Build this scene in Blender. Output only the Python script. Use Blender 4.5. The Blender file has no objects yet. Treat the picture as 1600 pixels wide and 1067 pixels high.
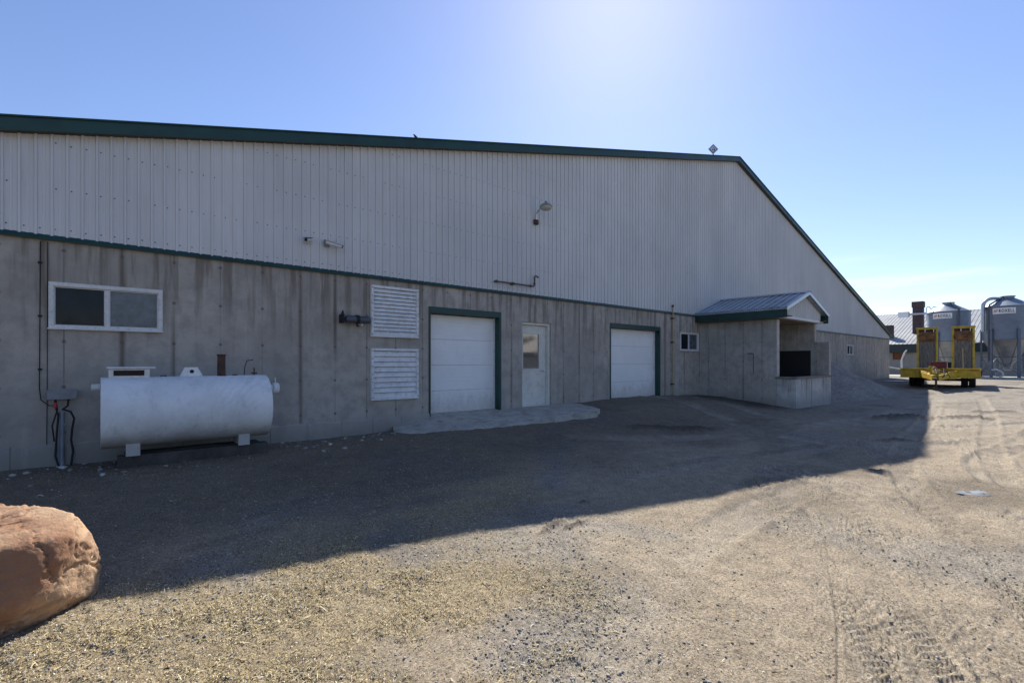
import bpy, bmesh, math, random
import numpy as np
from mathutils import Vector, Matrix, noise as mnoise
R = math.radians
random.seed(7); RNG = np.random.default_rng(11)
scene = bpy.context.scene
COL = scene.collection

# ------------------------------------------------------------------ camera
FPX, EYE, CAMY = 757.0, 1.5, -8.87
HEAD = R(49.3)                       # heading measured from the barn wall (+X)
cd = bpy.data.cameras.new('camera'); cam = bpy.data.objects.new('camera', cd); COL.objects.link(cam)
cd.sensor_width = 36; cd.lens = FPX / 1600 * 36; cd.shift_y = 0.0197
cd.clip_start = 0.05; cd.clip_end = 6000
cam.location = (0, CAMY, EYE); cam.rotation_euler = (R(90), 0, HEAD - R(90))
scene.camera = cam

# ------------------------------------------------------------------ sky and sun
SUN_AZ, SUN_EL = R(37.2), R(39.2)    # azimuth from +X towards +Y
w = bpy.data.worlds.new('World'); scene.world = w; w.use_nodes = True
wn = w.node_tree.nodes; wl = w.node_tree.links; wn.clear()
wout = wn.new('ShaderNodeOutputWorld'); wbg = wn.new('ShaderNodeBackground')
sky = wn.new('ShaderNodeTexSky'); sky.sky_type = 'NISHITA'; sky.sun_disc = False
sky.sun_elevation = SUN_EL; sky.sun_rotation = R(90) - SUN_AZ
sky.altitude = 200; sky.air_density = 1.15; sky.dust_density = .27; sky.ozone_density = 2.5
wbg.inputs['Strength'].default_value = 0.087
# thin cloud streaks low over the horizon
tc = wn.new('ShaderNodeTexCoord'); mp = wn.new('ShaderNodeMapping'); mp.inputs['Scale'].default_value = (2.2, 2.2, 26)
ns = wn.new('ShaderNodeTexNoise'); ns.inputs['Scale'].default_value = 1.5; ns.inputs['Detail'].default_value = 6; ns.inputs['Roughness'].default_value = .55
wl.new(tc.outputs['Generated'], mp.inputs['Vector']); wl.new(mp.outputs['Vector'], ns.inputs['Vector'])
sp = wn.new('ShaderNodeSeparateXYZ'); wl.new(tc.outputs['Generated'], sp.inputs[0])
band = wn.new('ShaderNodeMapRange'); band.interpolation_type = 'SMOOTHSTEP'
for k, v in zip(('From Min', 'From Max', 'To Min', 'To Max'), (.10, .20, 1, 0)): band.inputs[k].default_value = v
wl.new(sp.outputs['Z'], band.inputs['Value'])
thr = wn.new('ShaderNodeMapRange'); thr.interpolation_type = 'SMOOTHSTEP'
for k, v in zip(('From Min', 'From Max', 'To Min', 'To Max'), (.49, .70, 0, .42)): thr.inputs[k].default_value = v
wl.new(ns.outputs['Fac'], thr.inputs['Value'])
mul = wn.new('ShaderNodeMath'); mul.operation = 'MULTIPLY'
wl.new(band.outputs[0], mul.inputs[0]); wl.new(thr.outputs[0], mul.inputs[1])
tint = wn.new('ShaderNodeMix'); tint.data_type = 'RGBA'; tint.blend_type = 'MULTIPLY'; tint.inputs['Factor'].default_value = 1
wl.new(sky.outputs[0], tint.inputs['A']); tint.inputs['B'].default_value = (.945, .935, 1.10, 1)
mixc = wn.new('ShaderNodeMix'); mixc.data_type = 'RGBA'
wl.new(mul.outputs[0], mixc.inputs['Factor']); wl.new(tint.outputs['Result'], mixc.inputs['A']); mixc.inputs['B'].default_value = (9, 9.2, 9.6, 1)
wl.new(mixc.outputs['Result'], wbg.inputs['Color']); wl.new(wbg.outputs[0], wout.inputs[0])

sd = bpy.data.lights.new('sun', 'SUN'); sd.energy = 4.9; sd.angle = R(.53); sd.color = (1, .95, .86)
sun = bpy.data.objects.new('sun', sd); COL.objects.link(sun)
sdir = Vector((math.cos(SUN_EL) * math.cos(SUN_AZ), math.cos(SUN_EL) * math.sin(SUN_AZ), math.sin(SUN_EL)))
sun.rotation_euler = sdir.to_track_quat('Z', 'Y').to_euler(); sun.location = (20, 10, 30)
vs = scene.view_settings; vs.view_transform = 'Standard'; vs.look = 'None'; vs.gamma = 1; vs.use_curve_mapping = False; vs.exposure = 0.72

# ------------------------------------------------------------------ material helpers
class NT:
    def __init__(s, name):
        s.m = bpy.data.materials.new(name); s.m.use_nodes = True
        s.n = s.m.node_tree.nodes; s.l = s.m.node_tree.links
        s.b = s.n['Principled BSDF']
        s.geo = s.n.new('ShaderNodeNewGeometry'); s.tc = s.n.new('ShaderNodeTexCoord')
        s.sep = s.n.new('ShaderNodeSeparateXYZ'); s.l.new(s.geo.outputs['Position'], s.sep.inputs[0])
    def set(s, i, v):
        if isinstance(v, bpy.types.NodeSocket): s.l.new(v, i)
        else: i.default_value = v
    def math(s, op, a, b=0.0, c=0.0, clamp=False):
        n = s.n.new('ShaderNodeMath'); n.operation = op; n.use_clamp = clamp
        for i, v in enumerate((a, b, c)): s.set(n.inputs[i], v)
        return n.outputs[0]
    def rng(s, v, a, b, c=0.0, d=1.0, smooth=True):
        n = s.n.new('ShaderNodeMapRange')
        if smooth: n.interpolation_type = 'SMOOTHSTEP'
        s.set(n.inputs[0], v)
        for i, x in enumerate((a, b, c, d)): s.set(n.inputs[i + 1], x)
        return n.outputs[0]
    def noise(s, scale, detail=4, rough=.55, stretch=(1, 1, 1), coord=None, off=(0, 0, 0)):
        mp = s.n.new('ShaderNodeMapping'); mp.inputs['Scale'].default_value = stretch; mp.inputs['Location'].default_value = off
        s.l.new(coord or s.tc.outputs['Object'], mp.inputs['Vector'])
        n = s.n.new('ShaderNodeTexNoise'); n.inputs['Scale'].default_value = scale
        n.inputs['Detail'].default_value = detail; n.inputs['Roughness'].default_value = rough
        s.l.new(mp.outputs[0], n.inputs['Vector']); return n.outputs['Fac']
    def vor(s, scale, coord=None, feature='F1', out='Distance', rnd=1.0):
        n = s.n.new('ShaderNodeTexVoronoi'); n.feature = feature; n.inputs['Scale'].default_value = scale; n.inputs['Randomness'].default_value = rnd
        s.l.new(coord or s.tc.outputs['Object'], n.inputs['Vector']); return n.outputs[out]
    def mix(s, f, a, b, mode='MIX'):
        n = s.n.new('ShaderNodeMix'); n.data_type = 'RGBA'; n.blend_type = mode
        s.set(n.inputs['Factor'], f)
        for k, v in (('A', a), ('B', b)):
            if isinstance(v, (tuple, list)): v = tuple(v)[:3] + (1,)
            s.set(n.inputs[k], v)
        return n.outputs['Result']
    def grey(s, v):
        n = s.n.new('ShaderNodeCombineColor')
        for i in range(3): s.set(n.inputs[i], v)
        return n.outputs[0]
    def bump(s, h, strength=.3, dist=.01):
        n = s.n.new('ShaderNodeBump'); n.inputs['Strength'].default_value = strength; n.inputs['Distance'].default_value = dist
        s.l.new(h, n.inputs['Height']); s.l.new(n.outputs[0], s.b.inputs['Normal'])
    def out(s, col, rough=.6, metal=0.0, spec=.5):
        if isinstance(col, (tuple, list)): col = tuple(col)[:3] + (1,)
        s.set(s.b.inputs['Base Color'], col); s.set(s.b.inputs['Roughness'], rough)
        s.b.inputs['Metallic'].default_value = metal; s.b.inputs['Specular IOR Level'].default_value = spec
        return s.m

def plain(name, col, rough=.55, metal=0.0, var=.25, scale=6, dirt=None, spec=.5, bump=0.0, stretch=(1, 1, 1)):
    t = NT(name); n1 = t.noise(scale, 5, .6, stretch)
    c = t.mix(t.rng(n1, .3, .7), tuple(x * (1 - var) for x in col), tuple(min(1, x * (1 + var * .6)) for x in col))
    if dirt:
        n2 = t.noise(scale * 2.3, 6, .7, off=(3, 1, 7)); c = t.mix(t.rng(n2, .5, .72, 0, dirt[1]), c, dirt[0])
    if bump: t.bump(t.noise(scale * 8, 4), bump, .01)
    return t.out(c, t.rng(n1, .3, .7, max(.03, rough - .08), min(1, rough + .08)), metal, spec)

def concrete(name, base, along='X', off=0.0, zoff=.55, ztop=3.16, stain=.6):
    t = NT(name); P = t.geo.outputs['Position']; u = t.sep.outputs[along]; z = t.sep.outputs['Z']
    big = t.noise(.55, 5, .6, coord=P); mid = t.noise(3.5, 6, .65, coord=P); fine = t.noise(60, 3, .6, coord=P)
    st = (1, 1, .07) 
    c = t.mix(t.rng(big, .3, .7), tuple(x * .78 for x in base), tuple(x * 1.14 for x in base))
    c = t.mix(t.rng(mid, .38, .70, 0, .75), c, tuple(x * f for x, f in zip(base, (.62, .62, .63))))
    # form joints and tie holes every 0.61 m
    du = t.math('PINGPONG', t.math('ADD', u, 61 - off), .305)
    dz = t.math('PINGPONG', t.math('ADD', z, 61 - zoff), .305)
    gate = t.rng(t.noise(1.3, 3, .6, (1, 1, .5), coord=P, off=(4, 2, 9)), .36, .58)
    wob = t.math('MULTIPLY', t.math('SUBTRACT', mid, .5), .012)
    line = t.math('MULTIPLY', t.rng(t.math('ADD', du, wob), .003, .013, 1, 0), t.math('ADD', t.math('MULTIPLY', gate, .55), .15))
    c = t.mix(line, c, tuple(x * .33 for x in base))
    dd = t.math('SQRT', t.math('ADD', t.math('MULTIPLY', du, du), t.math('MULTIPLY', dz, dz)))
    tie = t.math('MULTIPLY', t.rng(t.math('ADD', dd, wob), .012, .032, 1, 0), .8)
    c = t.mix(tie, c, tuple(x * .22 for x in base))
    # rusty drip stains: tall thin streaks under the sheet-metal edge and at some joints
    s1 = t.noise(5.2, 4, .6, st, coord=P); s2 = t.noise(11, 3, .6, (1, 1, .05), coord=P)
    fade = t.rng(t.math('ADD', z, t.math('MULTIPLY', t.math('SUBTRACT', s2, .5), 2.2)), ztop - 1.6, ztop - .1)
    str_ = t.math('MULTIPLY', t.math('MULTIPLY', t.rng(s1, .47, .60), fade), stain)
    c = t.mix(str_, c, tuple(x * f for x, f in zip(base, (.34, .31, .28))))
    js = t.math('MULTIPLY', t.math('MULTIPLY', t.rng(t.math('ADD', du, t.math('MULTIPLY', wob, 3)), .0, .06, 1, 0), t.rng(t.noise(.9, 2, .5, (1, 1, .12), coord=P, off=(7, 1, 3)), .53, .60)), min(1, stain * 1.25))
    c = t.mix(js, c, tuple(x * f for x, f in zip(base, (.30, .27, .24))))
    pale = t.math('MULTIPLY', t.rng(t.noise(5, 5, .7, (1, 1, .12), coord=P, off=(9, 9, 2)), .56, .75), .35)
    c = t.mix(pale, c, tuple(min(1, x * 1.5) for x in base))
    damp = t.rng(t.math('ADD', z, t.math('MULTIPLY', t.math('SUBTRACT', mid, .5), .5)), .1, .5, .55, 0)
    c = t.mix(damp, c, tuple(x * f for x, f in zip(base, (.45, .44, .42))))
    spk = t.rng(t.vor(14, coord=P), .04, .09, .5, 0)
    c = t.mix(spk, c, tuple(x * .4 for x in base))
    c = t.mix(t.rng(fine, .3, .7, 0, .22), c, tuple(x * .6 for x in base))
    h = t.math('SUBTRACT', t.math('ADD', t.math('MULTIPLY', fine, .25), t.math('MULTIPLY', mid, .6)), t.math('ADD', tie, line))
    t.bump(h, .5, .012)
    return t.out(c, .88, 0, .3)

def siding_mat(name, base):
    t = NT(name); P = t.geo.outputs['Position']
    s1 = t.noise(6, 4, .6, (1, 1, .08), coord=P); big = t.noise(.35, 4, .6, coord=P)
    c = t.mix(t.rng(big, .3, .7), tuple(x * .90 for x in base), tuple(min(1, x * 1.06) for x in base))
    c = t.mix(t.rng(s1, .45, .75, 0, .35), c, tuple(x * f for x, f in zip(base, (.74, .73, .70))))
    s2 = t.noise(17, 3, .6, (1, 1, .04), coord=P, off=(2, 0, 5))
    c = t.mix(t.rng(s2, .60, .75, 0, .25), c, tuple(x * f for x, f in zip(base, (.62, .58, .5))))
    pan = t.n.new('ShaderNodeTexWhiteNoise'); pan.noise_dimensions = '1D'
    t.l.new(t.math('FLOOR', t.math('DIVIDE', t.sep.outputs['X'], .9144)), pan.inputs['W'])
    c = t.mix(t.math('MULTIPLY', pan.outputs['Value'], .2), c, tuple(x * .6 for x in base))
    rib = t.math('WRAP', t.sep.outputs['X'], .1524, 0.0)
    c = t.mix(t.math('MULTIPLY', t.math('MAXIMUM', t.rng(rib, .0, .004, .0, .3), .0), t.rng(rib, .006, .011, 1, 0)), c, tuple(x * .35 for x in base))  # thin dark line at each rib base: rib shade painted into the colour
    return t.out(c, t.rng(big, .3, .7, .42, .58), 0, .45)

M_ = {}
M_['concrete'] = concrete('weathered_concrete', (.445, .405, .350), 'X', .9, .55, stain=.75)
M_['concrete_side'] = concrete('weathered_concrete_shelter', (.45, .42, .37), 'Y', -.35, .30, 3.0, .35)
M_['footing'] = concrete('footing_concrete', (.43, .405, .36), 'X', .4, .1, 3.4, .2)
M_['dock'] = concrete('stained_dock_concrete', (.54, .52, .48), 'X', .2, .2, 1.5, 1.0)
M_['slab'] = plain('apron_concrete', (.42, .385, .33), .9, var=.2, scale=3, dirt=((.15, .125, .10), .7), bump=.4, spec=.25)
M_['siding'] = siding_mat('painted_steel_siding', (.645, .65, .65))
M_['screw'] = plain('screw_heads', (.10, .10, .11), .6)
M_['green'] = plain('dark_green_trim', (.008, .047, .041), .45, var=.3, scale=3)
M_['soffit'] = plain('dark_soffit', (.07, .065, .06), .8)
M_['roof'] = plain('barn_roof_steel', (.42, .43, .43), .45, var=.15, scale=1)
M_['white'] = plain('white_door_paint', (.86, .86, .84), .5, var=.05, scale=2, dirt=((.55, .53, .48), .25))
def door_paint():
    t = NT('white_garage_door_paint'); P = t.geo.outputs['Position']; n1 = t.noise(2, 4, .6, coord=P); n2 = t.noise(9, 6, .7, (1, 1, .4), coord=P); n3 = t.noise(40, 3, .7, coord=P); base = (.86, .86, .84)
    c = t.mix(t.rng(n1, .3, .7), tuple(x * .93 for x in base), base)
    splash = t.math('MULTIPLY', t.rng(t.math('ADD', t.sep.outputs['Z'], t.math('MULTIPLY', t.math('SUBTRACT', .5, n2), .9)), .38, .95, 1, 0), t.rng(n3, .35, .65, .25, .75))
    c = t.mix(splash, c, (.40, .35, .28)); c = t.mix(t.rng(n2, .58, .74, 0, .22), c, (.50, .47, .42))
    return t.out(c, .5, 0, .45)
M_['white'] = door_paint()
M_['vinyl'] = plain('white_window_vinyl', (.66, .66, .64), .5, var=.10, scale=9, dirt=((.25, .20, .15), .55))
M_['cream'] = plain('cream_door_paint', (.66, .645, .58), .5, var=.10, scale=4, dirt=((.34, .30, .22), .4))
M_['louver'] = plain('weathered_louvre_white', (.72, .72, .71), .55, var=.12, scale=6, dirt=((.30, .25, .20), .5))
M_['dark'] = plain('black_gap', (.015, .015, .016), .8)
M_['galv'] = plain('galvanised_steel', (.46, .50, .54), .38, .75, var=.2, scale=3)
M_['galv_roof'] = plain('galvanised_roof', (.40, .45, .50), .42, .55, var=.35, scale=2.2, dirt=((.20, .20, .21), .5))
def ribbed_roof():
    t = NT('galvanised_ribbed_roof'); P = t.geo.outputs['Position']; n1 = t.noise(2.2, 5, .6, coord=P); n2 = t.noise(5, 5, .7, coord=P, off=(3, 3, 1)); base = (.42, .46, .50)
    c = t.mix(t.rng(n1, .3, .7), tuple(x * .6 for x in base), base); c = t.mix(t.rng(n2, .5, .7, 0, .5), c, (.20, .20, .21))
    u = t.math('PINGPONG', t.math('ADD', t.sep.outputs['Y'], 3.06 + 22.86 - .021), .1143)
    c = t.mix(t.math('MULTIPLY', t.rng(u, .018, .026, 0, .8), t.rng(u, .030, .045, 1, 0)), c, (.07, .07, .075)); c = t.mix(t.rng(u, .008, .016, .8, 0), c, (.62, .65, .68))  # painted rib shade: dark line beside each rib, bright crest as sunlit highlight
    return t.out(c, t.rng(n1, .3, .7, .35, .5), .45, .5)
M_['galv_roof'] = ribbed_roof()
M_['bin'] = plain('galvanised_bin', (.24, .28, .335), .5, .5, var=.14, scale=1.2)
M_['bin_dark'] = plain('bin_hopper_steel', (.30, .30, .29), .55, .4, var=.25, scale=1.5)
M_['leg'] = plain('bin_leg_steel', (.13, .16, .20), .5, .4)
M_['pipe_dark'] = plain('dark_pipe', (.09, .095, .11), .5, .3)
M_['rust'] = plain('rusty_steel', (.08, .048, .034), .85, .1, var=.55, scale=7, dirt=((.05, .03, .022), .8), bump=.3)
M_['rust_plate'] = plain('orange_rust_plate', (.27, .13, .05), .85, .1, var=.6, scale=3.5, dirt=((.045, .03, .025), .9), bump=.3)
M_['brown_pipe'] = plain('brown_pipe', (.14, .085, .065), .65, .2, var=.4, scale=10)
M_['wood'] = plain('weathered_timber', (.22, .19, .155), .9, var=.5, scale=5, stretch=(1, 6, .6), dirt=((.06, .05, .045), .6), bump=.4)
M_['timber_raw'] = plain('old_timber', (.22, .185, .145), .85, var=.3, scale=4)
M_['yellow'] = plain('yellow_paint', (.60, .40, .02), .5, var=.25, scale=4, dirt=((.15, .09, .04), .85))
M_['gasyellow'] = plain('yellow_gas_pipe', (.36, .30, .15), .5, var=.2, scale=8)
M_['red'] = plain('red_paint', (.15, .016, .02), .5, var=.3, scale=8)
M_['rubber'] = plain('black_rubber', (.018, .018, .019), .85, var=.3, scale=20)
M_['black'] = plain('black_panel', (.012, .012, .014), .75, var=.4, scale=8)
M_['greybox'] = plain('grey_box_paint', (.23, .235, .24), .55, var=.2, scale=10)
M_['conduit'] = plain('blue_grey_conduit', (.24, .27, .31), .5, .1)
M_['cam'] = plain('camera_white', (.62, .62, .60), .4, var=.1)
M_['lens'] = plain('lamp_lens', (.42, .43, .36), .25, var=.15, spec=.6)
M_['alu'] = plain('aluminium', (.62, .64, .66), .35, .8, var=.12)
M_['signwhite'] = plain('sign_white', (.80, .80, .78), .5, var=.05)
M_['ink'] = plain('sign_navy', (.012, .016, .06), .5)
M_['inkred'] = plain('sign_red', (.45, .03, .04), .5)
M_['brick'] = plain('brown_vent_stack', (.085, .055, .06), .8, var=.35, scale=5)
M_['barnwall'] = plain('pale_block_wall', (.36, .35, .32), .85, var=.15, scale=1.2)
M_['curtain'] = plain('brown_boarded_window', (.20, .075, .03), .7)
M_['bird'] = plain('sparrow_feathers', (.07, .055, .045), .8, var=.5, scale=40)
M_['bark'] = plain('grey_bark', (.13, .11, .09), .9, var=.3)
M_['grass'] = plain('dead_weeds', (.10, .095, .045), .9)

def glassy(name, col, rough=.04, spec=.7, metal=0.0, var=.3):
    t = NT(name); n1 = t.noise(7, 5, .65); n2 = t.noise(1.5, 3)
    c = t.mix(t.rng(n1, .35, .7), tuple(x * (1 - var) for x in col), tuple(x * (1 + var) for x in col))
    return t.out(c, t.rng(n2, .3, .7, rough, rough + .05), metal, spec)
M_['glass_dark'] = glassy('dark_window_glass', (.006, .011, .018), .04, .2)
M_['glass_pale'] = glassy('pale_window_glass', (.085, .10, .12), .16)  # paler, rougher pane for the right-hand sashes
M_['glass_door'] = glassy('tinted_door_glass', (.42, .37, .33), .03, .8, .75, .06)

def tank_mat():
    t = NT('chalky_white_tank_paint'); O = t.tc.outputs['Object']; base = (.82, .82, .80)
    big = t.noise(2.2, 5, .65); fine = t.noise(22, 5, .7)
    c = t.mix(t.rng(big, .35, .65), tuple(x * .86 for x in base), base)
    # wiped arcs across the dust
    w_ = t.n.new('ShaderNodeTexWave'); w_.wave_type = 'RINGS'; w_.rings_direction = 'SPHERICAL'; w_.inputs['Scale'].default_value = 4.5
    w_.inputs['Distortion'].default_value = 3.5; w_.inputs['Detail'].default_value = 3; w_.inputs['Detail Scale'].default_value = 1.6
    mp = t.n.new('ShaderNodeMapping'); mp.inputs['Location'].default_value = (-1.55, .0, .35); t.l.new(O, mp.inputs['Vector']); t.l.new(mp.outputs[0], w_.inputs['Vector'])
    g = t.math('MULTIPLY', t.rng(w_.outputs['Fac'], .35, .9), t.rng(t.noise(1.7, 3, .6, off=(5, 3, 1)), .45, .68))
    c = t.mix(t.math('MULTIPLY', g, .5), c, (.92, .92, .92))
    dst = t.noise(9, 6, .72, (1, 1, .35), off=(1, 8, 3))
    c = t.mix(t.rng(dst, .50, .70, 0, .38), c, (.42, .43, .44))
    chip = t.rng(t.vor(23), .05, .11, .8, 0)
    c = t.mix(t.math('MULTIPLY', chip, t.rng(fine, .45, .6)), c, (.09, .06, .05))
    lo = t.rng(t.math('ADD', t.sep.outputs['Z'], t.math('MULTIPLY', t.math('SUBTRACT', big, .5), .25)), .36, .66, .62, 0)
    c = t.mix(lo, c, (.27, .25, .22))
    t.bump(fine, .12, .006)
    return t.out(c, t.rng(big, .3, .7, .5, .7), 0, .35)
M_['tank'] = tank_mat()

def rock_mat():
    t = NT('red_sandstone'); n1 = t.noise(2.2, 6, .62); n2 = t.noise(11, 7, .7); n3 = t.noise(3.2, 5, .6, (1, 1, 5)); n4 = t.noise(70, 4, .6)
    c = t.mix(t.rng(n1, .36, .64), (.285, .152, .088), (.49, .325, .20))
    c = t.mix(t.rng(n3, .50, .66, 0, .55), c, (.235, .125, .080))
    c = t.mix(t.rng(n2, .57, .72, 0, .6), c, (.50, .37, .27))
    c = t.mix(t.rng(t.noise(6, 6, .7, off=(4, 4, 4)), .6, .74, 0, .6), c, (.12, .07, .055))
    t.bump(t.math('ADD', t.math('MULTIPLY', n2, 1.0), t.math('MULTIPLY', n4, .3)), .9, .02)
    return t.out(c, .9, 0, .25)
M_['rock'] = rock_mat()

def attr_mat(name, attr, bump_scale, strength, rough=.92, fine=.35, dist=.01):
    t = NT(name); a = t.n.new('ShaderNodeAttribute'); a.attribute_name = attr; P = t.geo.outputs['Position']
    n1 = t.noise(bump_scale, 6, .72, coord=P); n2 = t.noise(bump_scale * 5.5, 4, .7, coord=P); n3 = t.noise(bump_scale * .09, 5, .6, coord=P)
    v = t.vor(bump_scale * 2.2, coord=P, out='Color'); vd = t.vor(bump_scale * 2.2, coord=P)
    k = t.math('ADD', t.rng(n1, .3, .7, 1 - fine, 1 + fine * .7), t.rng(n2, .3, .7, -.22, .22))
    k = t.math('MULTIPLY', k, t.rng(n3, .3, .7, .86, 1.12))
    c = t.mix(1.0, a.outputs['Color'], t.grey(k), 'MULTIPLY')
    sv = t.n.new('ShaderNodeSeparateColor'); t.l.new(v, sv.inputs[0])
    peb = t.math('MULTIPLY', t.rng(sv.outputs[0], .62, .66, 0, .8), t.rng(vd, .28, .40, 1, 0))
    c = t.mix(peb, c, t.mix(sv.outputs[1], (.10, .095, .09), (.46, .42, .36)))
    wv = t.n.new('ShaderNodeTexVoronoi'); wv.inputs['Scale'].default_value = 190; mp = t.n.new('ShaderNodeVectorMath'); mp.operation = 'ADD'
    nz = t.n.new('ShaderNodeTexNoise'); nz.inputs['Scale'].default_value = 40; t.l.new(P, nz.inputs['Vector']); sc_ = t.n.new('ShaderNodeVectorMath'); sc_.operation = 'SCALE'; sc_.inputs['Scale'].default_value = .05
    t.l.new(nz.outputs['Color'], sc_.inputs[0]); t.l.new(P, mp.inputs[0]); t.l.new(sc_.outputs[0], mp.inputs[1]); t.l.new(mp.outputs[0], wv.inputs['Vector'])
    sv2 = t.n.new('ShaderNodeSeparateColor'); t.l.new(wv.outputs['Color'], sv2.inputs[0])
    chip = t.mix(t.rng(sv2.outputs[0], .25, .6), (.10, .08, .05), t.mix(sv2.outputs[1], (.40, .295, .16), (.58, .475, .31)))
    c = t.mix(t.math('MULTIPLY', t.rng(t.math('ADD', a.outputs['Alpha'], t.math('MULTIPLY', t.math('SUBTRACT', sv2.outputs[2], .5), .8)), .25, .6), .8), c, chip)
    h = t.math('ADD', t.math('ADD', t.math('MULTIPLY', n1, .8), t.math('MULTIPLY', n2, .35)), t.math('MULTIPLY', peb, .6))
    t.bump(h, strength, dist)
    return t.out(c, rough, 0, .2)

# ------------------------------------------------------------------ mesh helpers
ORG = {}
def link(o, parent=None):
    COL.objects.link(o)
    if parent is not None: o.parent = parent
    return o
def tag(o, label, cat, group=None):
    o['label'] = label; o['category'] = cat
    if group: o['group'] = group
    return o
def thing(name, label, cat, loc=(0, 0, 0), rz=0.0, group=None):
    o = bpy.data.objects.new(name, None); o.empty_display_size = .2; COL.objects.link(o)
    o.location = loc; o.rotation_euler = (0, 0, rz); ORG[o.name] = Vector(loc)
    return tag(o, label, cat, group)

class MB:
    """collects shapes (world or local metres) and links them as ONE mesh object"""
    def __init__(s): s.v = []; s.f = []; s.mi = []; s.cur = 0
    def add(s, vs, fs):
        b = len(s.v); s.v += [tuple(p) for p in vs]; s.f += [tuple(b + i for i in f) for f in fs]; s.mi += [s.cur] * len(fs); return s
    def quad(s, a, b, c, d): return s.add([a, b, c, d], [(0, 1, 2, 3)])
    def box(s, x0, x1, y0, y1, z0, z1):
        x0, x1 = sorted((x0, x1)); y0, y1 = sorted((y0, y1)); z0, z1 = sorted((z0, z1))
        return s.add([(x0, y0, z0), (x1, y0, z0), (x1, y1, z0), (x0, y1, z0), (x0, y0, z1), (x1, y0, z1), (x1, y1, z1), (x0, y1, z1)],
                     [(0, 3, 2, 1), (4, 5, 6, 7), (0, 1, 5, 4), (1, 2, 6, 5), (2, 3, 7, 6), (3, 0, 4, 7)])
    def hexa(s, b, t):   # bottom quad, top quad (same winding, ccw from above)
        return s.add(list(b) + list(t), [(3, 2, 1, 0), (4, 5, 6, 7), (0, 1, 5, 4), (1, 2, 6, 5), (2, 3, 7, 6), (3, 0, 4, 7)])
    def beam(s, p0, p1, w, h, up=(0, 0, 1)):
        p0, p1 = Vector(p0), Vector(p1); d = (p1 - p0).normalized(); up = Vector(up)
        sd_ = d.cross(up)
        if sd_.length < 1e-4: sd_ = Vector((1, 0, 0))
        sd_.normalize(); u = sd_.cross(d).normalized(); a = sd_ * w / 2; b = u * h / 2
        return s.add([p0 - a - b, p0 + a - b, p0 + a + b, p0 - a + b, p1 - a - b, p1 + a - b, p1 + a + b, p1 - a + b],
                     [(0, 1, 2, 3), (7, 6, 5, 4), (0, 4, 5, 1), (1, 5, 6, 2), (2, 6, 7, 3), (3, 7, 4, 0)])
    def tube(s, pts, r, n=10, caps=True):
        pts = [Vector(p) for p in pts]; rr = r if isinstance(r, (list, tuple)) else [r] * len(pts)
        vs, fs = [], []; prev = None
        for i, p in enumerate(pts):
            d = (pts[min(i + 1, len(pts) - 1)] - pts[max(i - 1, 0)]).normalized()
            if prev is None:
                a = d.orthogonal().normalized()
            else:
                a = prev - d * prev.dot(d); a = a.normalized() if a.length > 1e-5 else d.orthogonal().normalized()
            prev = a; b = d.cross(a)
            vs += [p + (a * math.cos(2 * math.pi * k / n) + b * math.sin(2 * math.pi * k / n)) * rr[i] for k in range(n)]
        for i in range(len(pts) - 1):
            for k in range(n):
                k2 = (k + 1) % n; fs.append((i * n + k, i * n + k2, (i + 1) * n + k2, (i + 1) * n + k))
        if caps: fs.append(tuple(range(n))[::-1]); fs.append(tuple(range((len(pts) - 1) * n, len(pts) * n)))
        return s.add(vs, fs)
    def lathe(s, prof, n=48, c=(0, 0, 0), axis='Z'):   # prof: (r, h)
        vs, fs = [], []
        for r, h in prof:
            for k in range(n):
                a = 2 * math.pi * k / n
                if axis == 'Z': vs.append((c[0] + r * math.cos(a), c[1] + r * math.sin(a), c[2] + h))
                elif axis == 'X': vs.append((c[0] + h, c[1] + r * math.cos(a), c[2] + r * math.sin(a)))
                else: vs.append((c[0] + r * math.sin(a), c[1] + h, c[2] + r * math.cos(a)))
        for i in range(len(prof) - 1):
            for k in range(n):
                k2 = (k + 1) % n; fs.append((i * n + k, i * n + k2, (i + 1) * n + k2, (i + 1) * n + k))
        return s.add(vs, fs)
    def prism(s, poly, y0, y1):   # polygon in x,z swept along y
        n = len(poly); vs = [(x, y0, z) for x, z in poly] + [(x, y1, z) for x, z in poly]
        return s.add(vs, [tuple(range(n)), tuple(range(2 * n - 1, n - 1, -1))] + [(i, i + n, (i + 1) % n + n, (i + 1) % n) for i in range(n)])
    def prism_x(s, poly, x0, x1):  # polygon in y,z swept along x
        n = len(poly); vs = [(x0, y, z) for y, z in poly] + [(x1, y, z) for y, z in poly]
        return s.add(vs, [tuple(range(n))[::-1], tuple(range(n, 2 * n))] + [(i, (i + 1) % n, (i + 1) % n + n, i + n) for i in range(n)])
    def build(s, name, mats, parent=None, smooth=False, bevel=0.0, recalc=True, world=True):
        me = bpy.data.meshes.new(name)
        o_ = ORG.get(parent.name, Vector((0, 0, 0))) if (parent is not None and world) else Vector((0, 0, 0))
        me.from_pydata([(x - o_.x, y - o_.y, z - o_.z) for x, y, z in s.v], [], s.f)
        for m in (mats if isinstance(mats, (list, tuple)) else [mats]): me.materials.append(M_[m] if isinstance(m, str) else m)
        if any(s.mi): me.polygons.foreach_set('material_index', s.mi)
        if recalc:
            bm = bmesh.new(); bm.from_mesh(me); bmesh.ops.recalc_face_normals(bm, faces=bm.faces); bm.to_mesh(me); bm.free()
        o = bpy.data.objects.new(name, me); link(o, parent); ORG[o.name] = o_
        if smooth:
            me.polygons.foreach_set('use_smooth', [True] * len(me.polygons))
            try: me.set_sharp_from_angle(angle=R(35))
            except Exception: pass
        if bevel:
            b = o.modifiers.new('bevel', 'BEVEL'); b.width = bevel; b.segments = 2; b.limit_method = 'ANGLE'; b.angle_limit = R(40)
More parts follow.
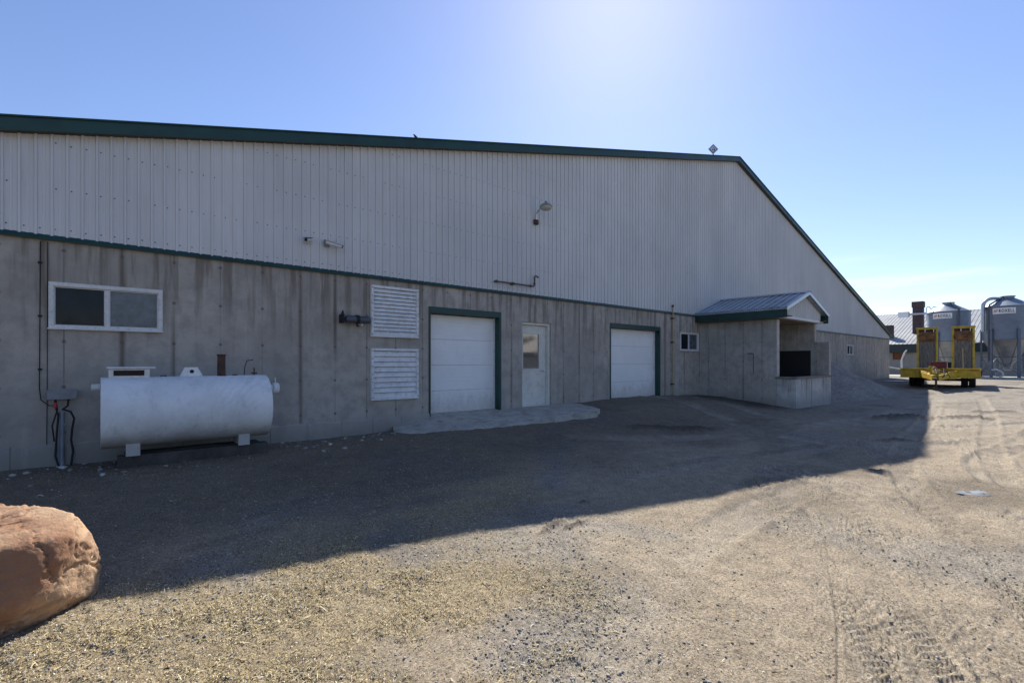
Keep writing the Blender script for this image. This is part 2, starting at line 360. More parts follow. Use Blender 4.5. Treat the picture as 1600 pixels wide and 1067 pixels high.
        return o

def np_mesh(name, verts, faces_flat, loop_tot, mat, colors=None, attr='Col', parent=None, smooth=False):
    me = bpy.data.meshes.new(name); nv = len(verts); nf = len(loop_tot)
    me.vertices.add(nv); me.vertices.foreach_set('co', np.asarray(verts, np.float32).ravel())
    me.loops.add(len(faces_flat)); me.loops.foreach_set('vertex_index', np.asarray(faces_flat, np.int32))
    me.polygons.add(nf); st = np.concatenate(([0], np.cumsum(loop_tot)[:-1])).astype(np.int32)
    me.polygons.foreach_set('loop_start', st)
    try: me.polygons.foreach_set('loop_total', np.asarray(loop_tot, np.int32))
    except Exception: pass
    if smooth: me.polygons.foreach_set('use_smooth', np.ones(nf, bool))
    me.update(calc_edges=True)
    if colors is not None:
        ca = me.color_attributes.new(attr, 'FLOAT_COLOR', 'POINT')
        cc = np.asarray(colors, np.float32); cc = cc if cc.shape[1] == 4 else np.concatenate((cc, np.zeros((nv, 1), np.float32)), 1); ca.data.foreach_set('color', cc.ravel())
    me.materials.append(mat); o = bpy.data.objects.new(name, me); link(o, parent); return o

# ---- vectorised noise
_perm = RNG.permutation(512); _g = RNG.random(512)
def vnoise(x, y):
    xi = np.floor(x).astype(int); yi = np.floor(y).astype(int); fx = x - xi; fy = y - yi
    fx = fx * fx * (3 - 2 * fx); fy = fy * fy * (3 - 2 * fy)
    h = lambda a, b: _g[_perm[(a + _perm[b & 511]) & 511]]
    return (h(xi, yi) * (1 - fx) + h(xi + 1, yi) * fx) * (1 - fy) + (h(xi, yi + 1) * (1 - fx) + h(xi + 1, yi + 1) * fx) * fy
def fbm(x, y, o=4, gain=.5):
    t = 0; a = 1; n = 0
    for i in range(o): t = t + a * vnoise(x * 2 ** i + 17.3 * i, y * 2 ** i + 9.1 * i); n += a; a *= gain
    return t / n
def sstep(a, b, v): t = np.clip((v - a) / (b - a), 0, 1); return t * t * (3 - 2 * t)

# ------------------------------------------------------------------ ground shape
AX = [-400, -10, 4, 6, 9.5, 11, 14, 16.5, 20, 26, 34, 44, 60, 400]
AZ = [.1, .10, .12, .20, .34, .41, .40, .30, .05, .06, .08, .06, 0, 0]
def g(x, y):
    x = np.asarray(x, float); y = np.asarray(y, float)
    base = .26 * sstep(22, 46, x)
    fall = 1 - sstep(.1, 4.2, -y)
    pile = .80 * np.clip(1 - np.sqrt(((x - 26.5) / 4.6) ** 2 + ((y + .5) / 2.1) ** 2), 0, 1) ** .9 * 0
    return base + np.interp(x, AX, AZ) * fall + pile
def gz(x, y): return float(g(x, y))

TRACKS = [  # (points, half width, depth, lug)
    ([(2.9, -8.66), (3.86, -8.22), (4.71, -7.84), (5.72, -7.36), (6.49, -6.83), (7.0, -6.1)], .20, .030, 1),
    ([(2.65, -8.44), (3.4, -8.13), (4.19, -7.72), (5.31, -7.28), (5.97, -6.94)], .10, .020, 1),
    ([(3.2, -9.2), (4.92, -8.51), (6.09, -7.94), (6.77, -7.45), (7.2, -6.8), (7.4, -6)], .18, .022, 1),
    ([(2.39, -8.22), (3.31, -7.96), (4.73, -7.48), (5.54, -7.2)], .016, .012, 0),
    ([(1.84, -7.47), (2.89, -7.03), (3.72, -6.81), (5.15, -6.72), (6.5, -6.8)], .22, .018, 0),
    ([(13.5, .2), (12.93, -1.9), (10.9, -4.74), (10.22, -6.26), (11.26, -7.24), (13.87, -8.21), (18, -9)], .28, .035, 0),
    ([(15.0, .0), (14.6, -2.11), (13.45, -4.35), (14.18, -6.14), (16.79, -8.07), (24, -9.5)], .28, .035, 0),
    ([(22, -8), (16, -7.2), (12.44, -6.6), (8.97, -5.66), (5.35, -5.0)], .25, .025, 1),
    ([(22, -5.5), (17, -5.4), (13, -5.0), (9, -3.9), (7, -2.6)], .25, .03, 0),
    ([(8.0, -9.6), (9.5, -8.5), (12, -7.5), (17, -6.6), (26, -5.6)], .22, .025, 1),
    ([(2.2, -8.9), (3.2, -8.62), (4.6, -8.16), (5.9, -7.62), (6.9, -6.9)], .06, .016, 0),
    ([(4.2, -9.9), (5.6, -8.9), (7.0, -8.35), (9.0, -7.2), (11, -6.2)], .19, .024, 1),
    ([(2.3, -8.55), (3.0, -8.25), (3.9, -7.75), (4.9, -7.2), (6.2, -6.3)], .14, .022, 1),
    ([(3.3, -8.75), (4.3, -8.35), (5.2, -7.95), (6.1, -7.4), (6.9, -6.6)], .12, .022, 1),
    ([(2.9, -9.3), (4.2, -8.75), (5.4, -8.35), (6.8, -7.8), (8.4, -7.0)], .15, .024, 1),
    ([(3.6, -9.6), (5.2, -8.6), (7.6, -7.55), (11, -6.9), (17, -6.3), (26, -5.2)], .16, .03, 0),
    ([(4.8, -10.4), (6.4, -9.3), (9, -8.3), (13, -7.8), (19, -7.3), (27, -6.4)], .16, .03, 0),
    ([(6.2, -10), (7.6, -8.9), (10, -8.0), (16, -8.4), (26, -7.8)], .22, .03, 0),
]
def dens_poly(pts, step=.04):
    p = np.array(pts, float)
    # Catmull-Rom
    q = np.vstack((2 * p[0] - p[1], p, 2 * p[-1] - p[-2])); out = []
    for i in range(1, len(q) - 2):
        L = np.linalg.norm(q[i + 1] - q[i]); k = max(2, int(L / step)); t = np.linspace(0, 1, k, endpoint=False)[:, None]
        out.append(.5 * (2 * q[i] + (q[i + 1] - q[i - 1]) * t + (2 * q[i - 1] - 5 * q[i] + 4 * q[i + 1] - q[i + 2]) * t ** 2 + (-q[i - 1] + 3 * q[i] - 3 * q[i + 1] + q[i + 2]) * t ** 3))
    return np.vstack(out)
TR = []
for pts, hw, dp, lug in TRACKS:
    d = dens_poly(pts); tg = np.gradient(d, axis=0); tg /= np.linalg.norm(tg, axis=1)[:, None]
    s_ = np.concatenate(([0], np.cumsum(np.linalg.norm(np.diff(d, axis=0), axis=1)))); TR.append((d, tg, s_, hw, dp, lug))
CLODS = [(3.15, -5.78, .26, .05, R(20), .035), (3.30, -5.90, .20, .035, R(10), .03), (3.95, -5.45, .10, .03, R(-20), .03), (16.3, -5.87, .9, .35, R(-30), .10), (17.6, -6.9, .9, .2, R(-35), .06), (11.5, -6.76, .55, .13, R(-38), .05), (20.5, -7.2, 1.0, .25, R(-30), .05), (9.6, -3.2, 1.2, .3, R(-30), .05), (8.2, -7.0, .2, .06, R(-30), .03)]
def clod_w(x, y):
    w_ = np.zeros_like(x); h = np.zeros_like(x)
    for cx, cy, rx, ry, ro, hh in CLODS:
        u = (x - cx) * math.cos(ro) + (y - cy) * math.sin(ro); v = -(x - cx) * math.sin(ro) + (y - cy) * math.cos(ro); d = np.sqrt((u / rx) ** 2 + (v / ry) ** 2)
        k = np.where(d < 2, (1 - sstep(.3, 1.3, d + (fbm(x * 9 / (.3 + rx), y * 9 / (.3 + rx), 3) - .5) * 1.2)), 0); w_ = np.maximum(w_, k); h = np.maximum(h, k * hh * (.5 + fbm(x * 16, y * 16, 3)))
    return w_, h
def track_h(x, y):
    h = clod_w(x, y)[1]; worn = np.zeros_like(x)
    for d, tg, s_, hw, dp, lug in TR:
        m = np.where((x > d[:, 0].min() - .6) & (x < d[:, 0].max() + .6) & (y > d[:, 1].min() - .6) & (y < d[:, 1].max() + .6))[0]
        for ch in np.array_split(m, max(1, len(m) // 20000)):
            if not len(ch): continue
            D2 = (x[ch, None] - d[None, :, 0]) ** 2 + (y[ch, None] - d[None, :, 1]) ** 2
            i = D2.argmin(1); ex = x[ch] - d[i, 0]; ey = y[ch] - d[i, 1]
            lat = -ex * tg[i, 1] + ey * tg[i, 0]; al = s_[i] + ex * tg[i, 0] + ey * tg[i, 1]
            far = np.sqrt(D2[np.arange(len(ch)), i]) > abs(lat) + .15
            brk = .38 + .75 * sstep(.36, .62, fbm(x[ch] * 1.7 + 5, y[ch] * 1.7, 2))
            e = np.abs(lat) / hw
            prof = -dp * (1 - sstep(.75, 1.1, e)) + dp * .55 * np.exp(-((e - 1.25) / .22) ** 2)
            if lug:
                ph = (al + np.abs(lat) * .75 + .02 * fbm(x[ch] * 6, y[ch] * 6, 2)) / .07 + (lat > 0) * .5
                tooth = sstep(.25, .45, np.abs((ph % 1) - .5) * 2) * (e < .92) * (e > .12)
                prof = prof * .5 + tooth * dp * .9 * (1 - sstep(.75, .95, e)) - .004 * (1 - sstep(.8, 1.05, e))
            prof = np.where(far, 0, prof * np.clip(brk, 0, 1)); h[ch] += prof
            worn[ch] = np.maximum(worn[ch], np.where(far, 0, (1 - sstep(.8, 1.3, e)) * np.clip(brk, 0, 1)))
    return h, worn
def straw_mask(x, y):
    d = x - y - 8.84 + (fbm(x * .9, y * .9, 3) - .5) * 2.4
    m = (1 - sstep(-1.5, .5, d)) * sstep(.28, .64, fbm(x * 1.6 + 40, y * 1.6, 4) + .07)
    wallside = sstep(-5.1, -4.2, y - .25 * x + .4 * fbm(x * 1.5, y * 1.5, 3))
    return m * (1 - .86 * wallside) * (1 - sstep(4, 7, x))
def gravel_mask(x, y):
    d = x - y - 8.95 + (fbm(x * .8 + 9, y * .8, 3) - .5) * 1.6
    m = np.exp(-(d / .35) ** 2) * .9
    m = np.maximum(m, sstep(.56, .70, fbm(x * .55 + 70, y * .55, 4)) * .8)
    m = np.maximum(m, sstep(9, 24, x) * .8)
    return m
def soil_shade_mask(x, y):  # dark soil by the wall, coloured darker still to deepen the barn's shadow
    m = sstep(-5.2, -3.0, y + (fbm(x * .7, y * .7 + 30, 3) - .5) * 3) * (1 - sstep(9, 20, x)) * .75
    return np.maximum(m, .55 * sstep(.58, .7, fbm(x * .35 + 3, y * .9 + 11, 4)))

def build_ground():
    fine = np.linspace(R(-12), R(113), 1150); rest = np.linspace(R(113), R(348), 130)[1:-1]
    ang = np.concatenate((fine, rest)); NA = len(ang)
    rad = np.concatenate(([.02, .5, 1.0], np.geomspace(1.4, 60, 500), np.geomspace(66, 4000, 26))); NR = len(rad)
    A, Rr = np.meshgrid(ang, rad); x = (Rr * np.cos(A)).ravel(); y = (CAMY + Rr * np.sin(A)).ravel(); r = Rr.ravel()
    near = 1 - sstep(25, 60, r)
    sm, gm, so = straw_mask(x, y), gravel_mask(x, y), soil_shade_mask(x, y); th, worn = track_h(x, y)
    nw = sstep(-.7, -1.6, y)  # keep flat against the wall
    z = g(x, y) + near * ((fbm(x * .45, y * .45, 4) - .5) * .10 * nw + (fbm(x * 2.3, y * 2.3, 3) - .5) * .030 + (fbm(x * 9, y * 9, 4, .6) - .5) * .020 + (fbm(x * 31, y * 31, 3, .6) - .5) * .011 * (1 + gm) * (1 - sstep(6, 14, r)))
    z += th * near; z += sm * (fbm(x * 14, y * 14, 2) - .4) * .02 * near
    # shallow basin of the puddle
    pd = np.sqrt(((x - 7.85) / .75) ** 2 + ((y + 8.12) / .42) ** 2); z -= .02 * (1 - sstep(.6, 1.3, pd))
    z -= .03 * (1 - sstep(.9, 1.3, r))
    c = np.ones((len(x), 3)) * np.array([.352, .285, .203])
    pv = fbm(x * .6 + 3, y * .6, 4)[:, None]; pw = fbm(x * 2.2 + 13, y * 2.2, 4)[:, None]; gr = fbm(x * 22, y * 22, 4, .7)[:, None]; c = c * (.52 + .36 * pv + .24 * pw + .36 * gr)
    lerp = lambda c, col, m: c * (1 - m[:, None]) + np.array(col) * m[:, None]
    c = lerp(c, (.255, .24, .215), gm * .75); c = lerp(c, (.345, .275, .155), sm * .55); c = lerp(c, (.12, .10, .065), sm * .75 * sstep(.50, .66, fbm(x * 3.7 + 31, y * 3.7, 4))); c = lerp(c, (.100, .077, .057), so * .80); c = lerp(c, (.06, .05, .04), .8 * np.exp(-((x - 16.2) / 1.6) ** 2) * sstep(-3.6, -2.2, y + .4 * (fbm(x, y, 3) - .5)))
    c = lerp(c, (.39, .335, .26), worn * .6)
    dk = sstep(.60, .72, fbm(x * .5 + 20, y * 1.1 + 50, 5)); c = lerp(c, (.13, .105, .08), dk * .35 * near)
    c = lerp(c, (.17, .14, .10), (1 - sstep(.9, 1.5, pd)) * .55)
    c = lerp(c, (.075, .055, .04), clod_w(x, y)[0] * .8)
    far = sstep(60, 140, r); c = lerp(c, (.15, .145, .07), far)
    i = np.arange(NR - 1)[:, None] * NA; k = np.arange(NA)[None, :]; k2 = (k + 1) % NA
    q = np.stack((i + k, i + NA + k, i + NA + k2, i + k2), -1).reshape(-1, 4)
    q = np.vstack((q,)); ff = q.ravel(); lt = np.full(len(q), 4)
    cap = np.arange(NA); ff = np.concatenate((ff, cap)); lt = np.concatenate((lt, [NA]))
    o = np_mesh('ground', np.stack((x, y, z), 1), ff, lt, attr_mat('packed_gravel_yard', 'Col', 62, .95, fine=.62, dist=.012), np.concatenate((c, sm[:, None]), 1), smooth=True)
    o['kind'] = 'structure'; return o
build_ground()
def ground_z(x, y):
    """height of the built ground near the camera, for strewing straw and stones on it"""
    x = np.asarray(x, float); y = np.asarray(y, float); r = np.hypot(x, y - CAMY); near = 1 - sstep(25, 60, r)
    gm = gravel_mask(x, y); sm = straw_mask(x, y); nw = sstep(-.7, -1.6, y); th, _ = track_h(x, y)
    z = g(x, y) + near * ((fbm(x * .45, y * .45, 4) - .5) * .10 * nw + (fbm(x * 2.3, y * 2.3, 3) - .5) * .030 + (fbm(x * 9, y * 9, 4, .6) - .5) * .020 + (fbm(x * 31, y * 31, 3, .6) - .5) * .011 * (1 + gm) * (1 - sstep(6, 14, r)))
    return z + th * near + sm * (fbm(x * 14, y * 14, 2) - .4) * .02 * near

# ------------------------------------------------------------------ barn
PKX, PKZ, SL = 19.43, 9.62, .25
WX0, WX1 = -5.0, 44.05; ZT = 3.16; BACK = 62.0
def roofz(x): return PKZ - SL * abs(x - PKX)
barn = thing('barn', 'long grey livestock barn with concrete lower wall, ribbed white steel gable and green trim', 'barn', (19.5, 0, 0))

OPEN = dict(w1=(-.46, .75, 1.95, 2.55), l1=(4.02, 5.05, 1.98, 2.98), l2=(4.02, 5.05, .75, 1.76), d1=(5.33, 7.27, .30, 2.65),
            pd=(7.96, 8.97, .38, 2.49), d2=(11.41, 14.01, .33, 2.62), w2=(15.26, 16.49, 1.89, 2.51), w3=(33.92, 35.20, 1.92, 2.50))
def wall_with_openings(mb, x0, x1, z0, z1, ops, y=0.0, depth=.25):
    xs = sorted({x0, x1, *[v for o in ops for v in o[:2]]}); zs = sorted({z0, z1, *[v for o in ops for v in o[2:]]})
    for a, b in zip(xs, xs[1:]):
        for c, d in zip(zs, zs[1:]):
            mx, mz = (a + b) / 2, (c + d) / 2
            if any(o[0] < mx < o[1] and o[2] < mz < o[3] for o in ops): continue
            mb.quad((a, y, c), (b, y, c), (b, y, d), (a, y, d))
    for a, b, c, d in ops:
        mb.quad((a, y, c), (a, y, d), (a, y + depth, d), (a, y + depth, c)); mb.quad((b, y, c), (b, y + depth, c), (b, y + depth, d), (b, y, d))
        mb.quad((a, y, d), (b, y, d), (b, y + depth, d), (a, y + depth, d)); mb.quad((a, y, c), (a, y + depth, c), (b, y + depth, c), (b, y, c))
m = MB(); wall_with_openings(m, WX0, WX1, -.3, ZT, list(OPEN.values()))
m.quad((WX0, 0, -.3), (WX0, 0, ZT), (WX0, BACK, ZT), (WX0, BACK, -.3)); m.quad((WX1, 0, -.3), (WX1, BACK, -.3), (WX1, BACK, ZT), (WX1, 0, ZT))
m.quad((WX0, BACK, -.3), (WX0, BACK, ZT), (WX1, BACK, ZT), (WX1, BACK, -.3))
m.build('concrete_wall', 'concrete', barn, recalc=False)
# footing: slightly proud, with a ragged top
m = MB(); fx = list(np.arange(WX0, 5.31, .12)) + [5.32]
ft = [.405 + .012 * math.sin(i * 1.7) + random.uniform(-.006, .006) for i in range(len(fx))]
for i in range(len(fx) - 1):
    a, b = fx[i], fx[i + 1]; m.quad((a, -.035, -.3), (b, -.035, -.3), (b, -.035, ft[i + 1] - .02), (a, -.035, ft[i] - .02))
    m.quad((a, -.035, ft[i] - .02), (b, -.035, ft[i + 1] - .02), (b, -.003, ft[i + 1]), (a, -.003, ft[i]))
m.build('footing', 'footing', barn, recalc=False)

# ribbed siding: real trapezoid ribs every 0.1524 m, with girt screws
P_, H_ = .1524, .022
def ribbed(mb, x0, x1, zb, topf, y=-.012):
    xs = []; k = math.floor(x0 / P_)
    while k * P_ < x1:
        b = k * P_
        for dx, dy in ((0, 0), (.007, -H_), (.031, -H_), (.038, 0), (.083, 0), (.086, -.006), (.107, -.006), (.110, 0)):
            if x0 <= b + dx <= x1: xs.append((b + dx, y + dy))
        k += 1
    for (a, ya), (b, yb) in zip(xs, xs[1:]):
        wa, wb = (.004 * (mnoise.noise(Vector((q * 1.1, 3, 0))) + .5 * mnoise.noise(Vector((q * 4.1, 7, 0)))) for q in (a, b)); wc, wd = (.005 * mnoise.noise(Vector((q * 1.3, 11, 0))) for q in (a, b))
        mb.quad((a, ya + wa, zb), (b, yb + wb, zb), (b, yb + wd, topf(b)), (a, ya + wc, topf(a)))
m = MB(); ribbed(m, WX0, WX1, ZT - .01, lambda x: roofz(x) - .12); m.cur = 1
zr = ZT + .13
rows = [ZT + .10] + [3.80 + .605 * i for i in range(11)]
for zi, zz in enumerate(rows):
    k = math.floor(WX0 / P_)
    while k * P_ < WX1:
        x = k * P_ + .058; k += 1
        if x > WX0 and zz < roofz(x) - .25 and x < WX1 and not (zi and random.random() < .06):
            x += random.uniform(-.004, .004); z = zz + random.uniform(-.006, .006); rr = .0085; y = -.012
            m.add([(x - rr, y, z - rr), (x + rr, y, z - rr), (x + rr, y, z + rr), (x - rr, y, z + rr), (x, y - .007, z)], [(0, 1, 4), (1, 2, 4), (2, 3, 4), (3, 0, 4)])
m.cur = 0
m.quad((WX0, 0, ZT), (WX0, 0, roofz(WX0) - .1), (WX0, BACK, roofz(WX0) - .1), (WX0, BACK, ZT)); m.quad((WX1, 0, ZT), (WX1, BACK, ZT), (WX1, BACK, roofz(WX1) - .1), (WX1, 0, roofz(WX1) - .1))
m.add([(WX0, BACK, ZT), (WX1, BACK, ZT), (WX1, BACK, roofz(WX1) - .1), (PKX, BACK, PKZ - .1), (WX0, BACK, roofz(WX0) - .1)], [(0, 1, 2, 3, 4)])
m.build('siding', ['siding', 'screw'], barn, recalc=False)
m = MB()
for a, b in ((WX0 - .03, 16.28), (20.10, WX1 + .02)): m.prism_x([(.004, ZT - .055), (-.05, ZT - .06), (-.055, ZT - .045), (-.034, ZT + .005), (.004, ZT + .03)], a, b)
m.build('base_trim', 'green', barn)
# rake fascia on both slopes
EX0, EX1 = WX0 - .35, WX1 + .12
m = MB(); T_ = .155
for a, b in ((EX0, PKX), (PKX, EX1)):
    for (y0, y1, dz0, dz1) in ((-.165, -.14, -T_, .012), (-.19, -.02, .012, .032)):
        m.hexa([(a, y0, roofz(a) + dz0), (b, y0, roofz(b) + dz0), (b, y1, roofz(b) + dz0), (a, y1, roofz(a) + dz0)],
               [(a, y0, roofz(a) + dz1), (b, y0, roofz(b) + dz1), (b, y1, roofz(b) + dz1), (a, y1, roofz(a) + dz1)])
m.build('fascia', 'green', barn)
m = MB()
for a, b in ((EX0, PKX), (PKX, EX1)):
    m.hexa([(a, -.139, roofz(a) - .145), (b, -.139, roofz(b) - .145), (b, .02, roofz(b) - .145), (a, .02, roofz(a) - .145)],
           [(a, -.139, roofz(a) - .125), (b, -.139, roofz(b) - .125), (b, .02, roofz(b) - .125), (a, .02, roofz(a) - .125)])
m.build('soffit', 'soffit', barn)
m = MB()
for a, b in ((EX0, PKX), (PKX, EX1)):
    m.hexa([(a, -.02, roofz(a) - .05), (b, -.02, roofz(b) - .05), (b, BACK + .3, roofz(b) - .05), (a, BACK + .3, roofz(a) - .05)],
           [(a, -.02, roofz(a) + .02), (b, -.02, roofz(b) + .02), (b, BACK + .3, roofz(b) + .02), (a, BACK + .3, roofz(a) + .02)])
m.build('roof', 'roof', barn)

def garage_door(op, label):
    a, b, c, d = op; m = MB(); y = .20; n = 4; hh = (d - .10 - c) / n
    for i in range(n):
        z0 = c + i * hh + .0015; z1 = c + (i + 1) * hh - .0015
        # each section carries shallow horizontal ribs
        prof = [(y + .010, z0), (y + .003, z0 + .002), (y, z0 + .010)]
        k = 6
        for j in range(1, k):
            zz = z0 + (z1 - z0) * j / k; prof += [(y, zz - .008), (y + .003, zz - .004), (y + .003, zz + .004), (y, zz + .008)]
        prof += [(y, z1 - .010), (y + .003, z1 - .002), (y + .010, z1)]
        for (y0, q0), (y1, q1) in zip(prof, prof[1:]): m.quad((a + .03, y0, q0), (b - .07, y0, q0), (b - .07, y1, q1), (a + .03, y1, q1))
    o = m.build('garage_door', 'white', barn, recalc=False); o['label'] = label
    m = MB(); m.box(a + .02, b - .06, .251, .27, c, d); m.build('door_backing', 'dark', o)
    m = MB(); m.box(a - .012, a + .028, -.02, .24, c - .05, d + .015); m.box(b - .045, b + .012, -.02, .24, c - .05, d + .015); m.box(a + .028, b - .045, -.022, .24, d - .115, d + .015)
    m.build('door_frame', 'green', o, bevel=.004)
    MB().box(b - .072, b - .046, .15, .24, c, d - .115).build('weather_strip', 'vinyl', o); MB().box(a + .029, a + .036, .15, .24, c, d - .115).build('weather_strip', 'vinyl', o)
    MB().box(a + .03, b - .07, .185, .235, c - .02, c + .012).build('bottom_seal', 'rubber', o); MB().box(a + .03, b - .07, .17, .2, d - .128, d - .112).build('top_seal', 'rubber', o)
    return o
garage_door(OPEN['d1'], 'narrow white sectional garage door by the louvred vents'); garage_door(OPEN['d2'], 'wide white sectional garage door by the yellow pipe')

def window(op, left, right):
    a, b, c, d = op; f = .042
    m = MB(); y0, y1 = -.022, .06
    m.box(a - .01, b + .01, y0, y1, d - f, d + .012); m.box(a - .01, b + .01, y0, y1, c - .012, c + f * .8)
    m.box(a - .01, a + f, y0, y1, c + f * .8, d - f); m.box(b - f, b + .01, y0, y1, c + f * .8, d - f)
    o = m.build('window', 'vinyl', barn, bevel=.004); xm = a + (b - a) * .485
    m = MB(); m.box(xm - .02, xm + .02, .0, .045, c + f * .8, d - f)
    for x0, x1 in ((a + f, xm - .02), (xm + .02, b - f)):
        s = .014; z0, z1 = c + f * .8, d - f
        m.box(x0, x1, .012, .04, z0, z0 + s); m.box(x0, x1, .012, .04, z1 - s, z1); m.box(x0, x0 + s, .012, .04, z0 + s, z1 - s); m.box(x1 - s, x1, .012, .04, z0 + s, z1 - s)
    m.build('sash', 'vinyl', o)
    m = MB(); m.box(a + f, xm - .02, .028, .032, c + f * .8, d - f); m.build('pane', left, o)
    m = MB(); m.box(xm + .02, b - f, .030, .034, c + f * .8, d - f); m.build('pane', right, o)
    m = MB(); m.box(a, b, .1, .12, c, d); m.build('window_backing', 'dark', o)
    m = MB(); m.box(a - .02, b + .02, -.05, -.0225, c - .02, c - .002); m.build('sill', 'vinyl', o, bevel=.003)
    return o
window(OPEN['w1'], 'glass_dark', 'glass_pale')['label'] = 'white sliding window above the tank'
window(OPEN['w2'], 'glass_dark', 'glass_pale'); window(OPEN['w3'], 'glass_dark', 'glass_pale')

def louver(op, n, label):
    a, b, c, d = op; f = .05
    m = MB(); hh = (d - c - 2 * f) / n
    for i in range(n):
        z0 = c + f + i * hh; sag = random.uniform(-.004, .004)
        m.hexa([(a + f, -.052 + sag, z0 - .004), (b - f, -.052 - sag, z0 - .004), (b - f, -.046, z0 - .004), (a + f, -.046, z0 - .004)],
               [(a + f, -.022, z0 + hh - .012), (b - f, -.022, z0 + hh - .012), (b - f, -.016, z0 + hh - .012), (a + f, -.016, z0 + hh - .012)])
    o = m.build('louvre_vent', 'louver', barn, recalc=False); o['label'] = label
    m = MB()
    m.box(a, b, -.06, .02, d - f, d); m.box(a, b, -.06, .02, c, c + f); m.box(a, a + f, -.06, .02, c + f, d - f); m.box(b - f, b, -.06, .02, c + f, d - f); m.cur = 1
    for i in range(7):
        for x in (a + .02, b - .02): m.box(x - .008, x + .008, -.066, -.0601, c + .05 + i * (d - c - .1) / 6 - .008, c + .05 + i * (d - c - .1) / 6 + .008)
    m.build('vent_frame', ['louver', 'rust'], o, bevel=.002)
    m = MB(); m.box(a + .01, b - .01, .03, .04, c + .01, d - .01); m.build('vent_backing', 'dark', o)
louver(OPEN['l1'], 12, 'upper white louvred fan vent'); louver(OPEN['l2'], 9, 'lower white louvred fan vent')

# entry door
a, b, c, d = OPEN['pd']; m = MB(); yd = .13
px0, px1, pz0, pz1 = a + .13, a + .685, 1.32, 2.20
wall_with_openings(m, a + .045, b - .075, c + .03, d - .075, [(px0, px1, pz0, pz1)], yd, .03)
door = m.build('entry_door', 'cream', barn, recalc=False); door['label'] = 'cream steel entry door with glazed upper half'
m = MB(); m.box(a, a + .04, .05, .2, c, d); m.box(b - .07, b, .05, .2, c, d); m.box(a + .04, b - .07, .05, .2, d - .07, d); m.box(a + .04, b - .07, .06, .22, c - .02, c + .028); m.build('door_frame', 'cream', door, bevel=.004)
m = MB(); m.box(px0 - .025, px1 + .025, yd - .018, yd - .002, pz1, pz1 + .025); m.box(px0 - .025, px1 + .025, yd - .018, yd - .002, pz0 - .025, pz0); m.box(px0 - .025, px0, yd - .018, yd - .002, pz0, pz1); m.box(px1, px1 + .025, yd - .018, yd - .002, pz0, pz1); m.build('pane_trim', 'cream', door)
m = MB(); m.box(px0, px1, yd + .012, yd + .018, pz0, pz1); m.build('pane', 'glass_door', door)
m = MB(); xh = b - .16; m.lathe([(0, -.065), (.022, -.065), (.032, -.055), (.032, -.04), (.014, -.03), (.012, -.008), (.03, -.006), (.03, 0)], 16, (xh, yd, 1.27), 'Y'); m.tube([(xh, yd - .05, 1.27), (xh - .1, yd - .055, 1.268)], .009, 8); m.build('handle', 'alu', door, smooth=True)
for zz in (.7, 1.3, 2.2): MB().tube([(a + .045, yd - .01, zz - .05), (a + .045, yd - .01, zz + .05)], .009, 8).build('hinge', 'alu', door)
m = MB(); m.box(a, b, .22, .24, c, d); m.build('door_backing', 'dark', door)

# ------------------------------------------------------------------ concrete apron in front of the doors
edge = [(4.35, -.30), (4.53, -.62), (5.2, -.95), (5.97, -1.15), (6.55, -1.27), (7.58, -1.52), (8.78, -1.62), (9.25, -1.25), (9.5, -.5)]
zed = [.13, .12, .12, .16, .19, .27, .33, .36, .38]
def apron():
    n = 90; e = dens_poly(edge, .06); N = len(e); tt = np.linspace(0, 1, len(zed)); ze = np.interp(np.linspace(0, 1, N), tt, zed)
    e = e + (np.stack((fbm(e[:, 0] * 5, e[:, 1] * 5, 4), fbm(e[:, 0] * 5 + 50, e[:, 1] * 5, 4)), 1) - .5) * .16
    wx = np.linspace(4.6, 9.45, N); wz = np.interp(wx, [4.6, 5.4, 9.45], [.30, .385, .385]); K = 16
    v, f = [], []
    for i in range(N):
        for k in range(K + 1):
            t = k / K; x = wx[i] * (1 - t) + e[i, 0] * t; y = .2 * (1 - t) + e[i, 1] * t; z = wz[i] * (1 - t) + (ze[i] + .03) * t
            z += float((fbm(np.array(x * 4), np.array(y * 4), 4) - .5) * .016) - (.02 if k == K else 0)
            v.append((x, y, z))
        v.append((e[i, 0] * 1.0, e[i, 1] - .015, ze[i] - .25))
    W = K + 2
    for i in range(N - 1):
        for k in range(W - 1): f.append((i * W + k, i * W + k + 1, (i + 1) * W + k + 1, (i + 1) * W + k))
    mb = MB(); mb.add(v, f); o = mb.build('concrete_apron', 'slab', smooth=True); o['kind'] = 'structure'
apron()

# ------------------------------------------------------------------ loading shelter on the barn wall
sh = thing('loading_shelter', 'small concrete loading shelter with a ribbed metal gable roof against the barn wall', 'shelter', (18.1, -1.6, 0))
SX0, SX1, SY = 16.55, 19.86, -2.62
m = MB()
m.box(SX0, SX0 + .2, SY, -.002, -.3, 2.93)                    # long left wall
m.build('side_wall', 'concrete_side', sh, bevel=.012)
m = MB(); m.box(SX1 - .2, SX1, SY - .12, -.002, -.3, 2.93); m.box(SX1 - .2, SX1, -3.2, SY - .125, .99, 2.2); m.build('side_wall', 'concrete_side', sh, bevel=.012)
m = MB(); m.box(SX0 - .003, SX0 + .197, -3.2, SY - .002, -.3, .96); m.box(SX0 + .197, SX1, -3.2, -3.0, -.3, .96); m.build('dock_wall', 'dock', sh, bevel=.01)
m = MB(); m.box(SX0 + .201, SX1 - .202, -2.998, -.003, -.3, .93); m.build('dock_floor', 'slab', sh)
m = MB(); m.box(SX0 - .05, SX0 + .16, -3.24, SY + .02, .962, 1.02); m.box(SX0 + .161, SX1 + .02, -3.24, -3.02, .962, 1.02); m.build('dock_edge_plank', 'timber_raw', sh, bevel=.006)
